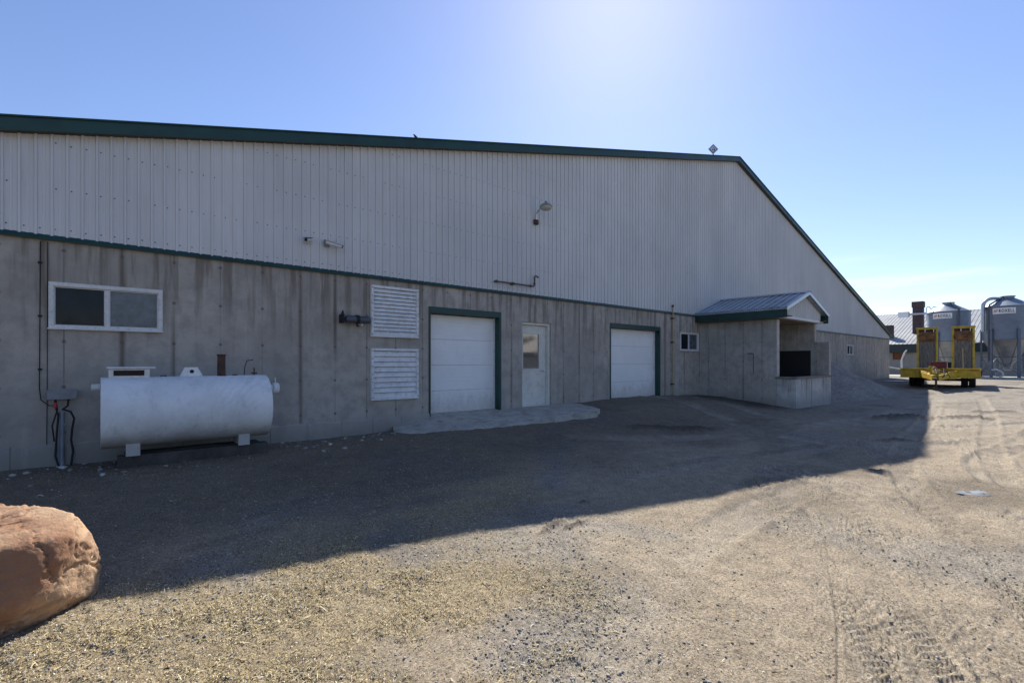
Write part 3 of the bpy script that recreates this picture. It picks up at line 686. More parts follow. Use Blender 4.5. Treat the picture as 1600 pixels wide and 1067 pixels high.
m = MB(); m.box(SX0 + .02, SX0 + .215, SY - .016, SY - .002, 1.03, 2.9); m.build('jamb_board', plain('pale_grey_jamb', (.46, .44, .41), .8), sh)
m = MB(); m.box(SX1 - .235, SX1 - .203, -2.62, -.25, .94, 1.90); m.build('rubber_panel', 'black', sh, bevel=.004)
# roof: ribbed sheets both sides
RX0, RX1, RY0 = 16.26, 20.06, -3.06; RPX = (RX0 + RX1) / 2; RPZ, REZ = 3.80, 3.17; SS = (RPZ - REZ) / (RPX - RX0)
def srz(x): return RPZ - SS * abs(x - RPX)
for (a, b) in ((RX0 - .06, RPX), (RPX, RX1 + .06)):
    m = MB(); ys = []; k = 0
    while RY0 + k * .2286 < -.01:
        q = RY0 + k * .2286
        for dy, dz in ((0, 0), (.008, .038), (.034, .038), (.042, 0), (.12, 0), (.126, .009), (.14, .009), (.146, 0)):
            if q + dy < -.036: ys.append((q + dy, dz))
        k += 1
    ys.append((-.036, 0))
    for (y0, d0), (y1, d1) in zip(ys, ys[1:]): m.quad((a, y0, srz(a) + .035 + d0), (b, y0, srz(b) + .035 + d0), (b, y1, srz(b) + .035 + d1), (a, y1, srz(a) + .035 + d1))
    m.hexa([(a, RY0, srz(a) - .02), (b, RY0, srz(b) - .02), (b, -.036, srz(b) - .02), (a, -.036, srz(a) - .02)], [(a, RY0, srz(a) + .028), (b, RY0, srz(b) + .028), (b, -.036, srz(b) + .028), (a, -.036, srz(a) + .028)])
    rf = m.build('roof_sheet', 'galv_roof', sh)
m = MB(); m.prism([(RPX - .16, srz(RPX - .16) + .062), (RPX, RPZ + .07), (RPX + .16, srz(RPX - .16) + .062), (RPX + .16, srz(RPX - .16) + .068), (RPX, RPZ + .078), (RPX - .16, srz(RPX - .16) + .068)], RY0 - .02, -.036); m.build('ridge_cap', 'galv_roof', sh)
m = MB(); m.box(RX0 - .03, RX0, RY0 + .005, -.036, 2.88, REZ - .022); m.build('eave_fascia', 'green', sh)
m = MB(); m.box(RX1, RX1 + .03, RY0 + .005, -.036, 2.88, REZ - .022); m.build('eave_fascia', 'green', sh)
MB().box(RX0 + .001, SX0 + .21, RY0 + .03, -.036, 2.935, 2.955).build('soffit', 'soffit', sh); MB().box(SX1 - .21, RX1 - .001, RY0 + .03, -.036, 2.935, 2.955).build('soffit', 'soffit', sh)
GY = -2.86
m = MB()   # pale barge trim on the front edge of the roof
for a, b in ((RX0 - .06, RPX), (RPX, RX1 + .06)):
    m.hexa([(a, RY0 - .014, srz(a) - .055), (b, RY0 - .014, srz(b) - .055), (b, RY0 - .002, srz(b) - .055), (a, RY0 - .002, srz(a) - .055)], [(a, RY0 - .014, srz(a) + .045), (b, RY0 - .014, srz(b) + .045), (b, RY0 - .002, srz(b) + .045), (a, RY0 - .002, srz(a) + .045)])
m.build('barge_trim', 'galv', sh)
m = MB(); x = RX0 + .25
while x < RX1 - .25:
    for dx0, dx1, y0, y1 in ((0, .01, GY, GY - .04), (.01, .03, GY - .04, GY - .04), (.03, .04, GY - .04, GY), (.04, .1524, GY, GY)):
        p, q = x + dx0, x + dx1; m.quad((p, y0, 2.97), (q, y1, 2.97), (q, y1, max(2.971, srz(q) - .05)), (p, y0, max(2.971, srz(p) - .05)))
    x += .1524
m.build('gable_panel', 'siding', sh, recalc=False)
m = MB(); m.box(RX0 + .02, RX1 - .02, GY - .05, GY + .1, 2.88, 2.965); m.build('gable_trim', 'siding', sh)
m = MB(); m.box(RX0 + .25, RX1 - .25, GY + .11, -.04, 2.86, 2.93)
m.build('ceiling_board', 'timber_raw', sh)
tag(MB().tube([(16.40, -1.78, 1.77), (16.40, -1.96, 1.77), (16.40, -1.97, 1.74), (16.40, -1.97, 1.14), (16.43, -1.97, 1.10)], .012, 8).tube([(16.40, -1.78, 1.77), (16.552, -1.78, 1.77)], .012, 8).build('steel_bar', 'pipe_dark', smooth=True), 'thin black bent steel bar hanging on the side wall of the loading shelter', 'bar')

# ------------------------------------------------------------------ white fuel tank
TX0, TX1, TY, TZ, TR_ = .06, 2.005, -.60, .83, .465
tk = thing('fuel_tank', 'white cylindrical fuel tank lying along the concrete wall, dusty and chipped', 'tank', (1.1, TY, .1))
m = MB(); pf = [(0, -.0)] + [(TR_ * .55, -.004), (TR_ - .05, -.012), (TR_ - .03, .0), (TR_ - .012, -.012), (TR_, -.006), (TR_, .012)]
L = TX1 - TX0; prof = [(0, .03), (TR_ * .6, .022), (TR_ - .03, .014), (TR_ - .022, -.006), (TR_, -.008), (TR_, .01)]
prof = prof + [(TR_ + dr, L * f + dx) for f in (.335, .665) for dx, dr in ((-.012, 0), (-.006, .004), (.006, .004), (.012, 0))] + [(r, L - h) for r, h in prof[::-1]]
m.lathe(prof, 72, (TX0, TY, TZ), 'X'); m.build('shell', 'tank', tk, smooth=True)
for x0 in (.30, 1.60):
    m = MB(); m.box(x0, x0 + .15, TY - .235, TY - .19, .265, .465); m.box(x0 + .02, x0 + .13, TY - .19, TY + .25, .265, .385); m.build('saddle_foot', 'tank', tk, bevel=.004)
m = MB(); m.box(.13, .56, TY - .10, TY + .16, 1.24, 1.405); m.box(.11, .62, TY - .13, TY + .19, 1.407, 1.432); fb = m.build('fill_box', 'vinyl', tk, bevel=.004)
m = MB(); m.box(.18, .50, TY - .106, TY - .101, 1.315, 1.385); m.build('label_plate', 'glass_dark', fb)
m = MB(); m.prism([(.90, TZ + TR_ - .01), (1.19, TZ + TR_ - .01), (1.12, TZ + TR_ + .125), (.965, TZ + TR_ + .125)], TY - .012, TY + .012); lug = m.build('lifting_lug', 'tank', tk)
m = MB(); m.lathe([(.0, -.004), (.025, -.004), (.027, 0)], 14, (1.05, TY - .0125, TZ + TR_ + .065), 'Y'); m.build('lug_hole', 'dark', lug)
m = MB(); m.lathe([(.075, 0), (.075, .02), (.055, .022), (.052, .30), (.060, .305), (.060, .33), (0, .33)], 18, (1.42, TY, TZ + TR_ - .015)); m.build('vent_pipe', 'rust', tk, smooth=True)
m = MB(); m.tube([(1.72, TY, TZ + TR_ - .02), (1.73, TY, TZ + TR_ + .12), (1.76, TY, TZ + TR_ + .22), (1.85, TY, TZ + TR_ + .235)], .007, 8); m.build('gauge_rod', 'rust', tk)
m = MB(); m.tube([(1.86, TY, TZ + TR_ - .02), (1.86, TY, TZ + TR_ + .11)], .01, 8); m.tube([(1.82, TY, TZ + TR_ + .03), (1.90, TY, TZ + TR_ + .03)], .013, 8); m.build('valve', 'rust', tk)
for q_ in (1.60, .72): MB().tube([(q_, TY, TZ + TR_ - .02), (q_, TY, TZ + TR_ + .016)], .037, 14).build('bung', 'rust', tk)
m = MB(); m.lathe([(.055, 0), (.055, .06), (.082, .062), (.085, .13), (.07, .145), (0, .145)], 20, (TX1 + .02, TY - .16, 1.09), 'X'); m.tube([(TX1 - .01, TY - .16, 1.09), (TX1 + .03, TY - .16, 1.09)], .055, 16); m.tube([(TX1 + .12, TY - .16, 1.16), (TX1 + .115, TY - .16, 1.25)], .007, 8); m.build('outlet_cap', 'tank', tk, smooth=True)
m = MB(); m.lathe([(.03, .10), (.03, .05), (.045, .045), (.045, -.04), (0, -.042)], 16, (TX0 - .06, TY - .05, 1.17), 'X'); m.build('outlet_spout', 'vinyl', tk, smooth=True)
tag(MB().box(.22, 2.02, TY - .16, TY + .02, .02, .262).box(.30, 1.95, TY + .10, TY + .3, .02, .262).build('timber_skid', plain('tarred_timber', (.075, .068, .06), .9, var=.4, scale=6, bump=.4), bevel=.01), 'dark timber skid on the ground carrying the white fuel tank', 'skid')

# ------------------------------------------------------------------ wall fittings
eb = thing('junction_box', 'grey electrical junction box with black cables on the concrete wall left of the tank', 'electrical box', (-.33, 0, .1))
m = MB(); m.box(-.475, -.195, -.11, -.002, 1.005, 1.125); m.box(-.48, -.19, -.118, -.112, 1.0, 1.13); m.build('box', 'greybox', eb, bevel=.006)
m = MB(); m.tube([(-.335, -.06, .05), (-.335, -.06, .82)], .024, 12); m.tube([(-.37, -.05, .05), (-.37, -.05, .42)], .02, 10); m.tube([(-.335, -.06, .80), (-.335, -.06, .83)], .028, 12); m.tube([(-.40, -.085, .66), (-.28, -.085, .66)], .010, 6); m.build('conduit', 'conduit', eb, smooth=True)
m = MB()
m.tube([(-.40, -.06, 1.0), (-.405, -.07, .92), (-.37, -.09, .80), (-.385, -.09, .55), (-.40, -.08, .25), (-.36, -.07, .08)], .011, 8)
m.tube([(-.40, -.06, 1.0), (-.38, -.08, .86), (-.43, -.1, .66), (-.41, -.09, .45)], .009, 8)
m.tube([(-.27, -.06, 1.0), (-.28, -.08, .91), (-.335, -.09, .86)], .011, 8)
m.tube([(-.335, -.07, .87), (-.25, -.08, .83), (-.215, -.09, .74), (-.235, -.09, .60), (-.245, -.09, .45), (-.225, -.09, .30), (-.25, -.08, .08)], .012, 8)
m.tube([(-.545, -.015, 3.08), (-.55, -.015, 2.2), (-.555, -.015, 1.15), (-.54, -.03, 1.0), (-.46, -.05, .92), (-.40, -.06, .92)], .0055, 8)
m.tube([(-.476, -.014, 3.08), (-.480, -.014, 1.9), (-.482, -.014, 1.0), (-.488, -.014, .2)], .0045, 6)
for zz in (2.8, 2.1, 1.4): m.box(-.57, -.53, -.026, -.006, zz - .012, zz + .012)
m.build('cable', 'rubber', eb, smooth=True)
m = MB(); m.tube([(-.40, -.075, .96), (-.403, -.075, .89)], .017, 10); m.build('cable_plug', 'inkred', eb, smooth=True)

def wallcam(loc, yaw, pitch, label, dome):
    t = thing('security_camera', label, 'camera', loc, 0, 'security cameras on the siding')
    if dome:
        m = MB(); m.lathe([(0, -.02), (.055, -.02), (.062, -.035), (.055, -.07), (.03, -.09), (0, -.095)], 20, (0, 0, 0), 'Y'); m.build('mount', 'cam', t, smooth=True, world=False)
    else:
        m = MB(); m.box(-.05, .05, -.03, -.012, -.06, .06); m.tube([(0, -.02, .0), (.02, -.09, .01), (.06, -.12, .0)], .022, 10); m.build('mount', 'greybox', t, smooth=True, world=False)
    d = Vector((math.cos(yaw) * math.cos(pitch), math.sin(yaw) * math.cos(pitch), math.sin(pitch))); s_ = Vector((0, -.10, -.005)); e = s_ + d * (.11 if dome else .24)
    m = MB(); m.tube([s_ - d * .04, e], .030, 14); b = m.build('body', 'cam', t, smooth=True, world=False)
    m = MB(); m.beam(s_ - d * .04 + Vector((0, 0, .036)), e + d * .05 + Vector((0, 0, .034)), .078, .008); m.build('sunshade', 'pipe_dark' if dome else 'cam', t, world=False)
    m = MB(); m.tube([e - d * .002, e + d * .012], .027, 14); m.build('lens', 'dark', t, smooth=True, world=False)
wallcam((2.85, -.03, 3.635), R(218), R(-12), 'stubby white security camera on the siding, turned to the left', True)
wallcam((3.17, -.03, 3.635), R(-22), R(-14), 'longer white bullet security camera on the siding, aimed to the right', False)

t = thing('wall_lamp', 'grey yard lamp on a curved arm high on the white siding', 'lamp', (8.37, 0, 4.99))
m = MB(); m.box(8.31, 8.43, -.10, -.032, 4.93, 5.05); m.build('bracket', 'rust', t, bevel=.006)
m = MB(); m.tube([(8.37, -.07, 5.02), (8.37, -.075, 5.14), (8.37, -.10, 5.22), (8.375, -.18, 5.285), (8.38, -.26, 5.31)], .021, 12); m.build('arm', 'alu', t, smooth=True)
m = MB(); hd = (8.385, -.40, 5.29)
m.lathe([(.03, .10), (.07, .085), (.13, .05), (.155, .02), (.155, .0), (.145, -.002)], 28, hd); m.tube([(8.385, -.40, 5.36), (8.385, -.40, 5.43)], [.035, .028], 12); m.tube([(8.38, -.24, 5.31), (8.383, -.34, 5.32)], .04, 12); m.build('lamp_head', 'greybox', t, smooth=True)
m = MB(); m.lathe([(.144, .0), (.14, -.03), (.11, -.065), (.05, -.085), (0, -.088)], 28, hd); m.build('lens', 'lens', t, smooth=True)

t = thing('wall_pipe', 'thin brown pipe with elbows running along the bottom of the white siding', 'pipe', (7.06, 0, 3.3))
m = MB(); y = -.11
m.tube([(7.05, -.02, 3.365), (7.05, y, 3.365), (8.24, y, 3.365), (8.27, y, 3.39), (8.27, y, 3.60), (8.30, y, 3.63), (8.38, y, 3.62), (8.40, y, 3.59)], .019, 10); m.build('pipe', 'brown_pipe', t, smooth=True)
for x in (7.06, 7.58, 8.14): MB().tube([(x - .022, y, 3.365), (x + .022, y, 3.365)], .032, 12).build('coupling', 'brown_pipe', t)
MB().tube([(8.27, y, 3.41), (8.27, y, 3.45)], .03, 12).build('coupling', 'brown_pipe', t); MB().box(7.545, 7.575, -.11, -.03, 3.33, 3.40).build('pipe_clip', 'brown_pipe', t)

t = thing('exhaust_pipe', 'dark grey pipe section fixed along the concrete wall left of the upper vent', 'pipe', (3.46, 0, 2.2))
m = MB(); m.lathe([(0, .01), (.068, .01), (.07, .0), (.07, -.40), (.062, -.44), (.03, -.46), (0, -.462)][::-1], 20, (3.93, -.14, 2.285), 'X'); m.build('barrel', 'pipe_dark', t, smooth=True)
m = MB(); m.box(3.41, 3.445, -.19, -.003, 2.21, 2.37); m.tube([(3.43, -.12, 2.37), (3.44, -.12, 2.44)], [.03, .012], 8); m.build('flange', 'rubber', t, bevel=.006)
m = MB(); m.lathe([(.074, -.03), (.084, -.03), (.084, .03), (.074, .03)], 20, (3.70, -.14, 2.285), 'X'); m.tube([(3.70, -.16, 2.215), (3.70, -.13, 2.17), (3.75, -.1, 2.165)], .014, 8); m.build('clamp', 'rubber', t)
m = MB(); m.tube([(3.78, -.15, 2.17), (3.80, -.15, 2.20)], .02, 10); m.build('valve', 'cam', t)

t = thing('gas_pipe', 'thin yellow pipe standing against the wall between the wide garage door and the small window', 'pipe', (14.69, 0, .3))
m = MB(); m.tube([(14.69, -.07, .2), (14.69, -.07, 3.30), (14.69, -.07, 3.36)], .021, 10); m.tube([(14.69, -.07, 3.34), (14.69, -.03, 3.36), (14.69, 0, 3.36)], .026, 10); m.build('pipe', 'gasyellow', t, smooth=True)
for z in (.75, 2.15, 2.95): MB().box(14.645, 14.735, -.10, -.003, z - .02, z + .02).build('pipe_clip', 'rust', t)
MB().tube([(14.69, -.07, 3.33), (14.69, -.07, 3.40)], .035, 10).build('pipe_cap', 'rust', t)

# diamond sign on the roof edge
zs_ = roofz(17.4)
t = thing('diamond_sign', 'small grey diamond-shaped plate on a short post on the barn roof edge', 'sign', (17.4, -.10, zs_), R(-38))
m = MB(); m.tube([(17.4, -.10, zs_ - .02), (17.4, -.10, zs_ + .12)], .02, 8); m.build('post', 'greybox', t)
def diamond(mb, h, y0, y1, cx=17.4, cz=zs_ + .27): mb.prism([(cx, cz - h), (cx + h, cz), (cx, cz + h), (cx - h, cz)], y0, y1)
m = MB(); diamond(m, .19, -.115, -.09); m.build('plate', 'greybox', t, bevel=.003)
m = MB(); diamond(m, .125, -.120, -.1155); m.build('plate_face', 'alu', t)
m = MB()
for dx, dz, r in ((-.03, -.02, .022), (.035, -.025, .026), (.0, .05, .016), (.05, .02, .014), (.03, -.075, .015)): m.lathe([(0, -.003), (r, -.003), (r, 0)], 10, (17.4 + dx, -.1205, zs_ + .27 + dz), 'Y')
m.build('plate_marks', 'dark', t)

# sparrow on the rake
bx, bz = 4.95, roofz(4.95) + .03
def bird():
    me = bpy.data.meshes.new('bird'); P = [(-.052, 0, .080), (-.040, 0, .082), (-.030, 0, .078), (-.018, 0, .062), (.006, 0, .048), (.030, 0, .034), (.052, 0, .022), (.085, 0, .010)]
    me.from_pydata([(bx + x, -.10 + y, bz + z) for x, y, z in P], [(i, i + 1) for i in range(7)], [])
    o = bpy.data.objects.new('bird', me); COL.objects.link(o); sk = o.modifiers.new('skin', 'SKIN'); RR = [.003, .014, .017, .019, .026, .020, .010, .007]
    for v, r in zip(me.skin_vertices[0].data, RR): v.radius = (r, r)
    me.skin_vertices[0].data[4].use_root = True
    o.modifiers.new('sub', 'SUBSURF').levels = 2; o.modifiers['sub'].render_levels = 2; me.materials.append(M_['bird'])
    tag(o, 'tiny dark sparrow perched on the green roof edge of the barn', 'bird')
    mb = MB(); mb.tube([(bx + .0, -.088, bz + .03), (bx + .003, -.088, bz - .002)], .0025, 6); mb.tube([(bx + .0, -.112, bz + .03), (bx + .003, -.112, bz - .002)], .0025, 6); mb.build('leg', 'bird', o)
    mb = MB(); mb.tube([(bx - .052, -.10, bz + .081), (bx - .066, -.10, bz + .079)], [.005, .001], 8); mb.build('beak', 'dark', o)
bird()

# ------------------------------------------------------------------ boulder
mnoise.seed_set(5)
def boulder():
    rt = Vector((math.sin(HEAD), -math.cos(HEAD), 0)); fw = Vector((math.cos(HEAD), math.sin(HEAD), 0)); ctr = Vector((0, CAMY, 0)) + fw * 2.76 - rt * 3.25 + Vector((0, 0, .275))
    planes = [((.02, -.10, 1), .252), ((1, .1, -.12), .66), ((.55, -.05, .95), .58), ((-.5, -.1, 1), .36), ((.8, -.6, .22), .555), ((-.22, -1, -.05), .285), ((0, 0, -1), .30), ((.15, -.75, -.8), .37), ((.75, -.3, -.55), .55),
              ((.1, 1, .2), .48), ((-1, .1, .1), .80), ((-.7, -.7, .2), .66), ((.75, .7, .1), .72), ((.3, .6, .75), .56)]
    bm = bmesh.new(); bmesh.ops.create_icosphere(bm, subdivisions=7, radius=1)
    PL = np.array([Vector(n).normalized() for n, h in planes]); HH = np.array([h for n, h in planes])
    d = np.array([v.co.normalized() for v in bm.verts]); k = np.clip(d @ PL.T / HH, 0, None); r = (k ** 70).sum(1) ** (-1 / 70); p = d * r[:, None]
    for _ in range(80):   # random chips that cut the corners off
        nn = np.array(mnoise.random_unit_vector()); hs = (p @ nn).max() * (.93 + .025 * (_ > 9) + .03 * (_ > 30)); kk = np.clip(d @ nn / hs, 0, None); r = (r ** -110. + kk ** 110) ** (-1 / 110); p = d * r[:, None]
    def N(v, s, o=0): return mnoise.fractal(Vector((v[0] * s + o, v[1] * s, v[2] * s)), .9, 2.1, 5)
    for v, q in zip(bm.verts, p):
        q = Vector(q); n = Vector(q).normalized()
        # bedding layers running down to the right, with broken ledges
        lay = q.z * .85 + q.x * .45 + q.y * .2 + .05 * N(q, 2.0, 3)
        st = (lay * 9) % 1; ledge = (.018 if st < .5 else -.012) * (.4 + .6 * max(0, min(1, N(q, 3, 8) + .6)))
        fr = max(0.0, min(1.0, (-n.y - .35) * 2.2)); q += n * (.012 * N(q, 1.9) + (.009 - .005 * fr) * N(q, 6, 5) + .006 * N(q, 18, 2) + .003 * N(q, 45, 6) + ledge * (.55 - .5 * fr) * max(0., min(1., (.35 - q.x) * 3)))
        cr = abs(N(q, 1.5, 21)); q -= n * (.024 * max(0, 1 - cr / .035)) * (1 - .5 * fr)
        v.co = ctr + rt * q.x + fw * q.y + Vector((0, 0, max(q.z, -.36)))
    me = bpy.data.meshes.new('boulder'); bm.to_mesh(me); bm.free(); me.polygons.foreach_set('use_smooth', [True] * len(me.polygons))
    me.materials.append(M_['rock']); o = bpy.data.objects.new('boulder', me); COL.objects.link(o); tag(o, 'big reddish sandstone boulder lying on the yard in the foreground', 'boulder')
boulder()

# ------------------------------------------------------------------ strewn straw, wood chips and stones (uncountable)
def strew_straw():
    n = 420000; rr = np.sqrt(RNG.random(n)) * 1.0
    # uniform in solid ground angle near the camera so that density falls off with distance
    r = 1.5 * (9.5 / 1.5) ** RNG.random(n); a = R(-8) + RNG.random(n) * R(118); x = r * np.cos(a); y = CAMY + r * np.sin(a)
    pt = fbm(x * 3.1 + 11, y * 3.1, 4); p = straw_mask(x, y) * (.28 + .85 * sstep(.40, .62, pt)) + .05; p = p * np.clip(r / 3.2, .35, 1.0); keep = (RNG.random(n) < p) & (y < -.1); x, y = x[keep], y[keep]; n = len(x)
    z = ground_z(x, y); L = (.0025 + .009 * RNG.random(n) ** 2.0) * np.where(RNG.random(n) < .06, 2.6, 1.0); W = .0008 + .0018 * RNG.random(n) ** 1.5; yaw = RNG.random(n) * 6.283; tilt = RNG.normal(0, .22, n); lift = np.abs(np.sin(tilt)) * L + .002 + .004 * RNG.random(n)
    dx, dy, dz = np.cos(yaw) * np.cos(tilt), np.sin(yaw) * np.cos(tilt), np.sin(tilt); sx, sy = -np.sin(yaw), np.cos(yaw); roll = RNG.normal(0, .5, n)
    V = np.zeros((n, 6, 3))
    for i, (t, b) in enumerate(((-1, 0), (0, 1), (1, 0))):
        for j, s in enumerate((-1, 1)):
            V[:, i * 2 + j, 0] = x + dx * L * t + sx * W * s; V[:, i * 2 + j, 1] = y + dy * L * t + sy * W * s; V[:, i * 2 + j, 2] = z + lift + dz * L * t + b * .003 + s * W * np.sin(roll)
    f = np.array([[0, 1, 3, 2], [2, 3, 5, 4]]); F = (np.arange(n)[:, None, None] * 6 + f[None]).reshape(-1)
    pal = np.array([(.54, .43, .22), (.46, .35, .16), (.62, .52, .31), (.36, .26, .12), (.68, .61, .46), (.14, .11, .07), (.52, .43, .2), (.10, .085, .06)])
    c = pal[RNG.integers(0, len(pal), n)] * (.75 + .5 * RNG.random((n, 1))); t = NT('straw'); at = t.n.new('ShaderNodeAttribute'); at.attribute_name = 'Col'; t.out(at.outputs['Color'], .8, 0, .2)
    o = np_mesh('straw', V.reshape(-1, 3), F, np.full(n * 2, 4), t.m, np.repeat(c, 6, 0)); o['kind'] = 'stuff'
strew_straw()
def strew_stones():
    bm = bmesh.new(); bmesh.ops.create_icosphere(bm, subdivisions=1, radius=1); bm.verts.ensure_lookup_table()
    u = np.array([v.co for v in bm.verts]); f = np.array([[v.index for v in q.verts] for q in bm.faces]); bm.free()
    n = 190000; r = 1.5 * (16 / 1.5) ** RNG.random(n); a = R(-8) + RNG.random(n) * R(118); x = r * np.cos(a); y = CAMY + r * np.sin(a)
    p = gravel_mask(x, y) * .6 + .07 - .06 * straw_mask(x, y) + .3 * np.exp(-((y + .5) / .9) ** 2) * (x < 4); p *= np.clip(r / 3.0, .3, 1); keep = (RNG.random(n) < p) & (y < -.08); x, y = x[keep], y[keep]
    # a few larger stones against the wall foot
    k = 190; x = np.concatenate((x, RNG.uniform(-1.6, 4.3, k))); y = np.concatenate((y, -.15 - np.abs(RNG.normal(0, .55, k)))); n = len(x)
    z = ground_z(x, y); s = .0022 + .0070 * RNG.random(n) ** 5; s[-k:] = .010 + .030 * RNG.random(k) ** 2.5
    yaw = RNG.random(n) * 6.283; V = u[None] * (1 + RNG.normal(0, .22, (n, len(u), 1))) * s[:, None, None] * np.stack((np.ones(n) * 1.25, .7 + .4 * RNG.random(n), .5 + .25 * RNG.random(n)), 1)[:, None, :]
    c_, s_ = np.cos(yaw)[:, None], np.sin(yaw)[:, None]; X = V[..., 0] * c_ - V[..., 1] * s_; Y = V[..., 0] * s_ + V[..., 1] * c_
    V = np.stack((X + x[:, None], Y + y[:, None], V[..., 2] + (z + s * .25)[:, None]), -1); F = (np.arange(n)[:, None, None] * len(u) + f[None]).reshape(-1)
    pal = np.array([(.30, .29, .28), (.22, .215, .215), (.38, .35, .31), (.16, .155, .15), (.46, .44, .41), (.26, .20, .15)]); c = pal[RNG.integers(0, len(pal), n)] * (.7 + .5 * RNG.random((n, 1)))
    t = NT('stone_bits'); at = t.n.new('ShaderNodeAttribute'); at.attribute_name = 'Col'; t.out(at.outputs['Color'], .85, 0, .3)
    o = np_mesh('gravel', V.reshape(-1, 3), F, np.full(n * len(f), 3), t.m, np.repeat(c, len(u), 0)); o['kind'] = 'stuff'
strew_stones()

# gravel heap beside the shelter
def heap():
    v, f, NA, NR = [], [], 160, 60; cols = []
    cx, cy, Lx, Ly, Hh = 25.4, -.9, 7.4, 2.9, 1.85
    for i in range(NR + 1):
        t = i / NR
        for k in range(NA):
            a = 2 * math.pi * k / NA; x = cx + Lx * t * math.cos(a); y = cy + Ly * t * math.sin(a); y = min(y, -.03)
            z = gz(x, y) - .04 + Hh * max(0, 1 - t ** 1.0) * (1 - .35 * (math.cos(a) * t))
            z += float(fbm(np.array(x * 1.3), np.array(y * 1.3), 4) - .5) * .35 * (1 - t) + float(fbm(np.array(x * 7), np.array(y * 7), 4, .65) - .5) * .16
            v.append((x, y, z)); q = .85 + .3 * random.random(); cols.append((.27 * q, .245 * q, .215 * q))
    for i in range(NR):
        for k in range(NA): f += [i * NA + k, (i + 1) * NA + k, (i + 1) * NA + (k + 1) % NA, i * NA + (k + 1) % NA]
    o = np_mesh('gravel_heap', v, f, np.full(NR * NA, 4), attr_mat('crushed_stone', 'Col', 14, .9, dist=.03), cols, smooth=True); tag(o, 'low heap of grey crushed stone against the barn wall beside the shelter', 'heap')
heap()

# puddle and old ice
def blob(name, cx, cy, rx, ry, rot, z, mat, seed):
    n = 64; v = [(cx, cy, z)]
    for k in range(n):
        a = 2 * math.pi * k / n; r = .45 + 1.1 * float(fbm(np.array(math.cos(a) * 1.8 + seed), np.array(math.sin(a) * 1.8), 4)); x, y = rx * r * math.cos(a), ry * r * math.sin(a)
        v.append((cx + x * math.cos(rot) - y * math.sin(rot), cy + x * math.sin(rot) + y * math.cos(rot), z))
    mb = MB(); mb.add(v, [(0, 1 + k, 1 + (k + 1) % n) for k in range(n)]); o = mb.build(name, mat); o['kind'] = 'structure'; return o
blob('puddle', 7.85, -8.12, .27, .10, R(-38), float(ground_z([7.85], [-8.12])[0]) - .017, glassy('thin_puddle_ice', (.25, .245, .23), .22, .4), 3)
blob('ice_patch', 38.2, -1.5, .9, .35, R(-35), gz(38.2, -1.5) + .035, plain('old_ice', (.7, .72, .75), .4), 8)

# ------------------------------------------------------------------ background barn with sheet roof
b2 = thing('far_barn', 'low pale barn with a grey metal roof standing behind the feed bins', 'barn', (57, -10, .2))
BX, BY0, BY1, EZ, RZ, RXX = 57.0, -60.0, 45.0, 3.26, 6.9, 69.0
m = MB(); ow = [(-.4, .6), (-4.2, -3.0)]
def yz_wall(mb, x, y0, y1, z0, z1, ops):
    ys = sorted({y0, y1, *[v for o in ops for v in o[:2]]}); zz = sorted({z0, z1, *[v for o in ops for v in o[2:]]})
    for a, b in zip(ys, ys[1:]):
        for c, d in zip(zz, zz[1:]):
            if any(o[0] < (a + b) / 2 < o[1] and o[2] < (c + d) / 2 < o[3] for o in ops): continue
            mb.quad((x, b, c), (x, a, c), (x, a, d), (x, b, d))
W2 = [(1.55, 2.30, 1.75, 2.40), (-.25, .55, 1.62, 2.40), (-9.5, -8.3, 1.6, 2.4), (-14, -12.8, 1.6, 2.4)]
yz_wall(m, BX, BY0, BY1, -.3, EZ - .1, W2); m.quad((81, BY0, -.3), (81, BY1, -.3), (81, BY1, EZ - .1), (81, BY0, EZ - .1))
for y in (BY0, BY1): m.add([(BX, y, -.3), (81, y, -.3), (81, y, EZ - .1), (RXX, y, RZ - .1), (BX, y, EZ - .1)], [(0, 1, 2, 3, 4)])
m.build('wall', 'barnwall', b2, recalc=False)
for i, (a, b, c, d) in enumerate(W2):
    m = MB(); m.box(BX - .03, BX + .08, a - .04, b + .04, d, d + .06); m.box(BX - .03, BX + .08, a - .04, b + .04, c - .06, c); m.box(BX - .03, BX + .08, a - .05, a, c, d); m.box(BX - .03, BX + .08, b, b + .05, c, d); wf = m.build('window', 'vinyl' if i else 'curtain', b2)
    m = MB(); m.box(BX + .05, BX + .07, a, b, c, d); m.build('pane', 'curtain' if i == 0 else 'glass_dark', wf)
m = MB(); k = 0; ys = []
while BY0 + k * .30 < BY1:
    q = BY0 + k * .30; ys += [(q, 0), (q + .02, .03), (q + .05, .03), (q + .07, 0)]; k += 1
xe = BX - .5; ze = EZ - .15
for (y0, d0), (y1, d1) in zip(ys, ys[1:]):
    m.quad((xe, y0, ze + d0), (RXX, y0, RZ + d0), (RXX, y1, RZ + d1), (xe, y1, ze + d1))
m.quad((81.5, BY0, ze), (81.5, BY1, ze), (RXX, BY1, RZ), (RXX, BY0, RZ)); rf2 = m.build('roof', plain('far_roof_steel', (.29, .30, .30), .55, .0, var=.12, scale=.6), b2, recalc=False)
m = MB(); m.box(xe - .03, xe, BY0, BY1, ze - .78, ze - .02); m.quad((xe, BY0, ze - .78), (BX, BY0, ze - .78), (BX, BY1, ze - .78), (xe, BY1, ze - .78)); m.build('eave_fascia', plain('dark_eave_board', (.022, .04, .042), .6), b2)
